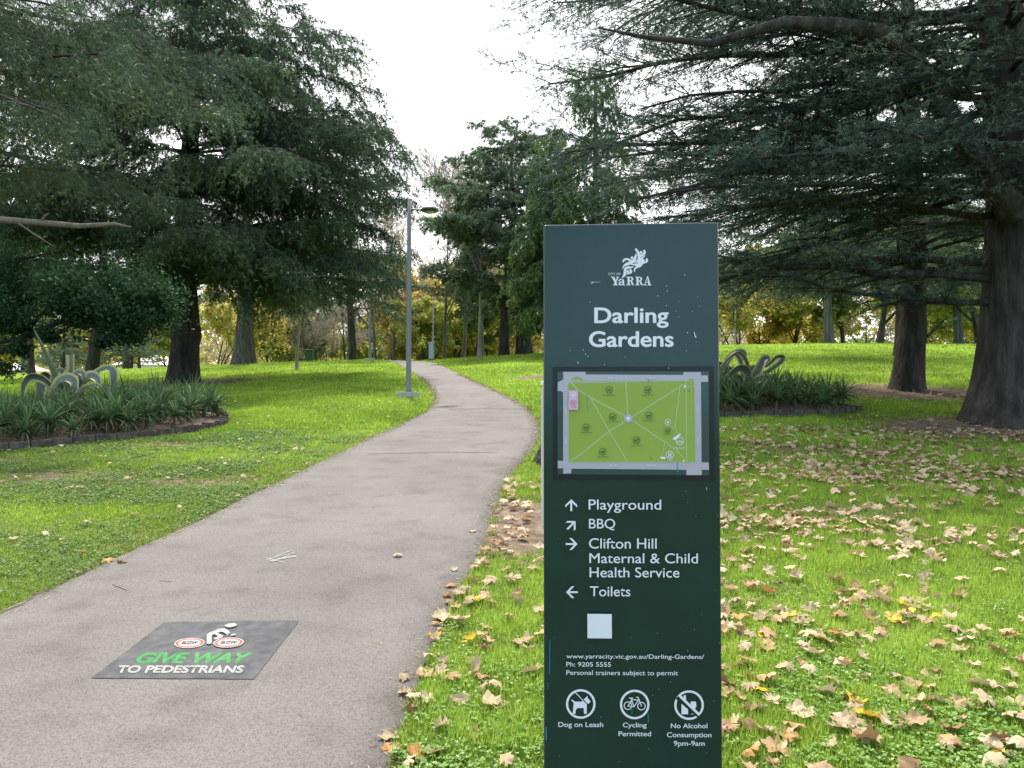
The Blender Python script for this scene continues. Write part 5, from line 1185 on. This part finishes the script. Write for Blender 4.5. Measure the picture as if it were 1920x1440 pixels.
agave(16.4, 1398, 716, [
 ([(1392, 728, 0), (1366, 700, 0), (1362, 684, 0), (1372, 668, 0), (1384, 660, 0), (1394, 660, 0), (1397, 667, 0), (1388, 678, -.1)], [9, 8, 8, 8, 8, 7, 5, 2], False),
 ([(1400, 725, -.1), (1403, 705, -.1), (1402, 685, -.1), (1394, 668, -.1), (1382, 661, -.1), (1368, 670, -.1), (1352, 692, -.1)], [4, 5, 5, 5, 5, 5, 3], False),
 ([(1396, 725, -.2), (1394, 700, -.2), (1388, 676, -.2), (1378, 664, -.2), (1362, 676, -.2), (1350, 690, -.2)], [5, 6, 6, 5, 4, 3], False),
 ([(1404, 728, -.3), (1402, 700, -.3), (1392, 690, -.35), (1380, 692, -.4), (1368, 703, -.45), (1358, 716, -.5)], [10, 12, 12, 11, 10, 6], False),
 ([(1398, 728, .2), (1376, 702, .2), (1360, 690, .2), (1340, 682, .2), (1320, 690, .2)], [9, 12, 13, 11, 6], False),
 ([(1396, 730, .1), (1372, 712, .1), (1350, 702, .1), (1330, 706, .1)], [9, 12, 12, 6], False),
 ([(1402, 728, 0), (1414, 708, 0), (1424, 690, 0), (1432, 675, .05), (1438, 671, .1), (1440, 677, .15), (1434, 685, .2)], [9, 11, 11, 10, 9, 7, 3], False),
 ([(1404, 728, -.1), (1416, 712, -.1), (1436, 699, -.1), (1456, 686, -.1), (1467, 675, -.1), (1467, 669, -.1), (1456, 669, -.1), (1444, 680, -.1), (1434, 688, -.1)], [7, 7, 6, 6, 6, 6, 6, 6, 4], False),
 ([(1406, 728, -.2), (1422, 712, -.2), (1440, 708, -.2), (1456, 715, -.2), (1470, 724, -.2)], [8, 10, 10, 8, 3], False),
 ([(1402, 724, .2), (1406, 704, .2), (1410, 692, .2), (1416, 690, .2), (1419, 698, .2)], [6, 8, 8, 7, 4], False),
 ([(1398, 728, -.2), (1384, 708, -.3), (1378, 712, -.35), (1374, 724, -.4)], [7, 9, 8, 4], False),
], 'large striped agave with tangled looping leaves in the right bed beside the sign')

# ------------------------------------------------------------------ lawn: blades, clover, weeds
rs = np.random.RandomState(141)
def scatter(n, y0, y1, pw, amax=.82):
    u = rs.rand(n); e = 1 - pw
    Y = (y0 ** e + u * (y1 ** e - y0 ** e)) ** (1 / e); a = rs.uniform(-1, 1, n) * (amax + .75 * np.clip((8 - Y) / 5, 0, 1)); return a * Y, Y
def grass_layer(n, y0, y1, pw, hgt, wid, name):
    X, Y = scatter(n, y0, y1, pw); v, ins, ed = dirt_value(X, Y)
    tuft = vnoise(X + 50, Y + 50, 3.2, 21) * .6 + vnoise(X + 50, Y + 50, 9, 22) * .4
    keep = (~ins | (ed < .035)) & (rs.rand(n) > v * 1.25 * (ed > .1) ) & ((ed > .1) | (rs.rand(n) < .45)) & (rs.rand(n) < .35 + 1.1 * tuft) & ~((np.abs(X - .31) < .24) & (np.abs(Y - 2.02) < .06))
    X, Y, ed, tuft, v = X[keep], Y[keep], ed[keep], tuft[keep], v[keep]; m = len(X)
    big = vnoise(X + 80, Y + 80, .45, 23); left = X < np.interp(Y, PL[:, 1], PL[:, 0])
    h = hgt * (.45 + 1.0 * tuft) * rs.uniform(.5, 1.3, m) * np.where(left & (Y < 14), .6, 1.) * np.clip(Y / 12, 1, 1.6); w = wid * rs.uniform(.7, 1.3, m) * np.clip(Y / 5, 1, 7)
    az = rs.rand(m) * 6.283; lean = rs.uniform(.1, .75, m)
    d = unit(np.stack([np.cos(az) * lean, np.sin(az) * lean, np.ones(m)], -1)); s = np.stack([np.sin(az + rs.normal(0, .6, m)), -np.cos(az), 0 * az], -1) * (w / 2)[:, None]
    p = np.stack([X, Y, H(X, Y) - .004], -1); V = np.stack([p - s, p + s, p + d * h[:, None]], 1).reshape(-1, 3)
    var = np.clip(.46 + .5 * (big - .5) + .5 * (tuft - .5) + rs.normal(0, .22, m) - .35 * v - .25 * (left & (Y < 13)) * (vnoise(X + 10, Y + 10, .8, 29)), 0, 1)
    a = Acc(); a.add(V, np.arange(3 * m).reshape(-1, 3), var); o = a.build(name, M['grass']); return o
g_ = grass_layer(1150000, 2.6, 17, 1.02, .058, .0062, 'grass'); tag(g_, 'bright green short lawn grass on both sides of the path', 'grass', kind='stuff')
g_ = grass_layer(420000, 14, 52, 1.3, .045, .006, 'far_grass'); tag(g_, 'short sunlit grass on the slope up to the crest', 'grass', kind='stuff')
def leaflets(n, y0, y1, reg, size, mat, name, label, thr, seed):
    X, Y = scatter(n, y0, y1, 1.02, .75); v, ins, ed = dirt_value(X, Y)
    c = vnoise(X + 30, Y + 30, 1.1, seed) * .5 + vnoise(X + 30, Y + 30, 3.5, seed + 1) * .28 + vnoise(X + 30, Y + 30, 10, seed + 2) * .22
    keep = ~ins & (c + rs.normal(0, .10, n) > thr) & reg(X, Y) & (v < .5); X, Y = X[keep], Y[keep]; m = len(X); a = Acc(); base = np.stack([X, Y, H(X, Y) + rs.uniform(.008, .04, m)], -1); az = rs.rand(m) * 6.28
    tl = rs.normal(0, .25, (m, 2)); vr = rs.rand(m)
    for q in range(3):
        an = az + q * 2.094; sz = size * rs.uniform(.6, 1.3, m) * np.clip(Y / 5, 1, 3)
        d = np.stack([np.cos(an), np.sin(an), tl[:, 0] + .15], -1) * sz[:, None]; s = np.stack([-np.sin(an), np.cos(an), tl[:, 1]], -1) * (sz * .42)[:, None]
        V = np.stack([base, base + d * .55 + s, base + d, base + d * .55 - s], 1).reshape(-1, 3); a.add(V, np.arange(4 * m).reshape(-1, 4), np.clip(vr * .7 + rs.rand(m) * .3, 0, 1))
    o = a.build(name, mat); tag(o, label, 'ground cover', kind='stuff')
xl = lambda Y: np.interp(Y, PL[:, 1], PL[:, 0])
leaflets(120000, 2.6, 6.0, lambda X, Y: (X > xl(Y)) & (rs.rand(len(X)) < np.clip((5.6 - Y) / 2.2, .05, 1)), .014, M['clover'], 'clover', 'small round leaved clover in the grass near the foot of the sign', .53, 31)
leaflets(110000, 4.5, 14, lambda X, Y: X < xl(Y), .014, M['weed'], 'lawn_weeds', 'dull green low weeds in the lawn left of the path', .56, 35)
# clipped dry bits along the path edges
n = 26000; k_ = rs.randint(0, len(PL), n); sd = rs.rand(n) < .5; E = np.where(sd[:, None], PL[k_], PR[k_]); E = E + rs.normal(0, .07, (n, 2)); keep = (E[:, 1] > 2.4) & (E[:, 1] < 30); E = E[keep]; m = len(E)
az = rs.rand(m) * 6.28; p = np.stack([E[:, 0], E[:, 1], H(E[:, 0], E[:, 1]) + .018 + .0004 * E[:, 1]], -1); d = np.stack([np.cos(az), np.sin(az), rs.uniform(-.05, .3, m)], -1)
a = Acc(); blades(a, p, d, rs.uniform(.02, .06, m), rs.uniform(.003, .006, m) * np.clip(E[:, 1] / 6, 1, 4), rs, rs.rand(m))
o = a.build('dry_clippings', leaf_mat('dry clippings', (.16, .11, .06), (.34, .27, .15), (.45, .38, .2), .2)); tag(o, 'thin dry straw and clippings along the path edges', 'clippings', kind='stuff')

# ------------------------------------------------------------------ fallen leaves
def leaf_geo(seed, lobes=5):
    rs = np.random.RandomState(seed); n = 36; th = np.linspace(-math.pi, math.pi, n, endpoint=False)
    r = .5 * (.68 + .32 * np.abs(np.cos(th * lobes / 2 + rs.normal(0, .1))) ** .8) * (1 + .12 * np.cos(th * 11 + rs.rand() * 6)) * (1 + .18 * np.cos(th)) ; r *= 1 + rs.normal(0, .05, n); r[np.abs(th) > 2.95] *= .45
    asp = rs.uniform(.65, .95); out = np.stack([r * np.cos(th), r * np.sin(th) * asp], -1); inn = out * .55
    c1, c2, c3 = rs.uniform(.1, 1.5), rs.uniform(-.5, 1.2), rs.normal(0, .7)
    def zf(p): return c1 * p[:, 1] ** 2 + c2 * p[:, 0] ** 2 + c3 * p[:, 0] * p[:, 1] + .05 * np.sin(p[:, 0] * 14 + seed) * np.abs(p[:, 1]) * 4
    P = np.vstack([out, inn, [[0, 0]]]); z = zf(P) + rs.normal(0, .015, len(P)); V = np.concatenate([P, z[:, None]], 1)
    F4 = [(i, (i+1) % n, n + (i+1) % n, n + i) for i in range(n)]; F3 = [(n + i, n + (i+1) % n, 2 * n) for i in range(n)]
    st = np.array([[-.22, .012, 0], [-.22, -.012, 0], [-.62, -.008, .06], [-.62, .008, .06]])
    return V, F4, F3, st
LG = [leaf_geo(300 + i, 5 if i % 3 else 7) for i in range(10)]
def leaf_mesh(i, mat):
    V, F4, F3, st = LG[i]; a = Acc(); a.add(V, F4, .5); a.add(V, F3, .5); a.add(st, [(0, 1, 2, 3)], .2)
    o = a.build('fallen_leaf', mat, None, True); me = o.data; bpy.data.objects.remove(o); return me
CL = ['dry_tan', 'dry_brown', 'dry_dark', 'dry_yellow', 'dry_orange']
LM = {(i, c): leaf_mesh(i, M[c]) for i in range(10) for c in CL}
rs = np.random.RandomState(151); L_ = []
def drop(n, gen, where):
    k = 0; t_ = 0
    while k < n and t_ < 60:
        t_ += 1; q = gen(n); X, Y = q[:, 0], q[:, 1]; v, ins, ed = dirt_value(X, Y); ok = ~ins & ~inside(BEDL, X, Y) & ~inside(BEDR, X, Y) & ~((np.abs(X - .31) < .27) & (np.abs(Y - 2.0) < .12)); q = q[ok][:n - k]
        L_.extend([(a_, b_, where) for a_, b_ in q]); k += len(q)
def U(x0, x1, y0, y1, clus=True):
    def g(n):
        q = np.stack([rs.uniform(x0, x1, n * 3), rs.uniform(y0, y1, n * 3)], -1)
        if clus: q = q[rs.rand(len(q)) < .25 + 1.3 * (vnoise(q[:, 0] + 20, q[:, 1] + 20, 1.3, 44) - .25)]
        return q[:n]
    return g
right_of = lambda q, k: q
drop(1000, U(.3, 5.6, 2.7, 7.0), 'r'); drop(900, U(1.0, 8.5, 6.6, 10.0), 'r'); drop(1900, U(3.4, 13.0, 8.8, 13.2), 'r'); drop(260, U(1.5, 6, 9, 13.5), 'r'); drop(600, U(2, 16, 12.5, 19), 'r'); drop(160, U(3, 20, 18, 34), 'r')
def strip(n):
    k_ = rs.randint(0, len(PR), n * 3); q = PR[k_] + np.stack([np.abs(rs.normal(.03, .22, n * 3)), rs.normal(0, .2, n * 3)], -1); return q[(q[:, 1] > 2.7) & (q[:, 1] < 9)][:n]
drop(100, strip, 's'); drop(40, U(-.4, .5, 3, 6.5, False), 's')
drop(70, U(-8, -.8, 5.0, 12), 'l'); drop(130, U(-10, -1, 9, 20), 'l'); drop(230, U(-16, 3, 18, 44), 'l')
# leaves lying on the path, at their own places
for x_, y_ in ((747, 1048), (757, 1278), (733, 1390), (731, 1412), (778, 1316), (775, 1332), (838, 1122), (840, 1137), (822, 1166), (815, 1178), (828, 1190), (812, 1198), (852, 1074), (920, 950), (885, 1000), (880, 797), (228, 1058), (205, 1057), (800, 1262), (845, 1105), (760, 1305)):
    w_ = hit(x_, y_)[0]; L_.append((w_[0], w_[1], 'p'))
A_ = np.array([(a_, b_) for a_, b_, _ in L_]); vis = (np.abs(A_[:, 0] / A_[:, 1]) < .68) & (A_[:, 1] > 2.85); az_ = A_[:, 0] / A_[:, 1]; vis &= ~((az_ > .055) & (az_ < .26))
order = np.argsort(np.where(vis, A_[:, 1], 999) + np.where([w == 'p' for *_, w in L_], -90, 0)); top = set(order[:292].tolist())
PLACE = {'r': 'on the grass right of the green sign', 's': 'in the grass between path and sign', 'l': 'on the lawn left of the path', 'p': 'on the asphalt path'}
GRP = {'r': 'fallen leaves right of the sign', 's': 'fallen leaves beside the path edge', 'l': 'fallen leaves on the left lawn', 'p': 'fallen leaves lying on the path'}
CN = {'dry_tan': 'pale tan', 'dry_brown': 'mid brown', 'dry_dark': 'dark brown', 'dry_yellow': 'bright yellow', 'dry_orange': 'orange brown'}
lit = Acc(); nleaf = 0
for i, (x, y, w) in enumerate(L_):
    c = CL[rs.choice(5, p=[.54, .30, .07, .04, .05] if w != 'p' else [.4, .2, .05, .02, .33])]; g = rs.randint(10); s = rs.uniform(.065, .125) * (.75 if w == 'l' else 1) if w != 'p' else rs.uniform(.06, .10); lift = (.025 + rs.uniform(-.005, .02)) if w != 'p' else .016 + .0004 * y
    rx, ry, rz = rs.normal(0, .28), rs.normal(0, .28), rs.rand() * 6.283
    if w == 'p': rx *= .3; ry *= .3
    if rs.rand() < .35: rx += math.pi
    z = float(H(x, y)) + lift
    if rx > 2: z += .02
    if i in top:
        o = bpy.data.objects.new('fallen_leaf', LM[(g, c)]); COL.objects.link(o); o.location = (float(x), float(y), z); o.rotation_euler = (rx, ry, rz); o.scale = (s, s, s)
        if nleaf > -1: tag(o, '%s %s %s leaf lying %s' % ('large' if s > .10 else 'small' if s < .075 else 'mid sized', CN[c], 'upturned' if rx > 2 else 'tilted' if abs(rx) > .4 else 'flat', PLACE[w]), 'leaf', GRP[w]); nleaf += 1
    else:
        V, F4, F3, st = LG[g]; Mx = np.array(Matrix.Translation((x, y, z)) @ Matrix.Rotation(rz, 4, 'Z') @ Matrix.Rotation(ry, 4, 'Y') @ Matrix.Rotation(rx, 4, 'X'))
        W = (V * s) @ Mx[:3, :3].T + Mx[:3, 3]; vv = {'dry_tan': .8, 'dry_brown': .35, 'dry_dark': .02, 'dry_yellow': .9, 'dry_orange': .3}[c] + rs.normal(0, .08); vv = min(1, max(0, vv))
        if y > 9: n_o = 36; W2 = np.vstack([W[:36:2], W[-1:]]); lit.add(W2, [(q, (q + 1) % 18, 18) for q in range(18)], vv)
        else: lit.add(W, F4, vv); lit.add(W, F3, vv)
o = lit.build('leaf_litter', M['litter']); tag(o, 'scattered smaller and farther fallen leaves across the lawns and under the cedars', 'fallen leaves', kind='stuff')
print('needles', cnt, 'leaves', len(L_), 'objects', len(bpy.data.objects), 'polys', sum(len(m.polygons) for m in bpy.data.meshes))
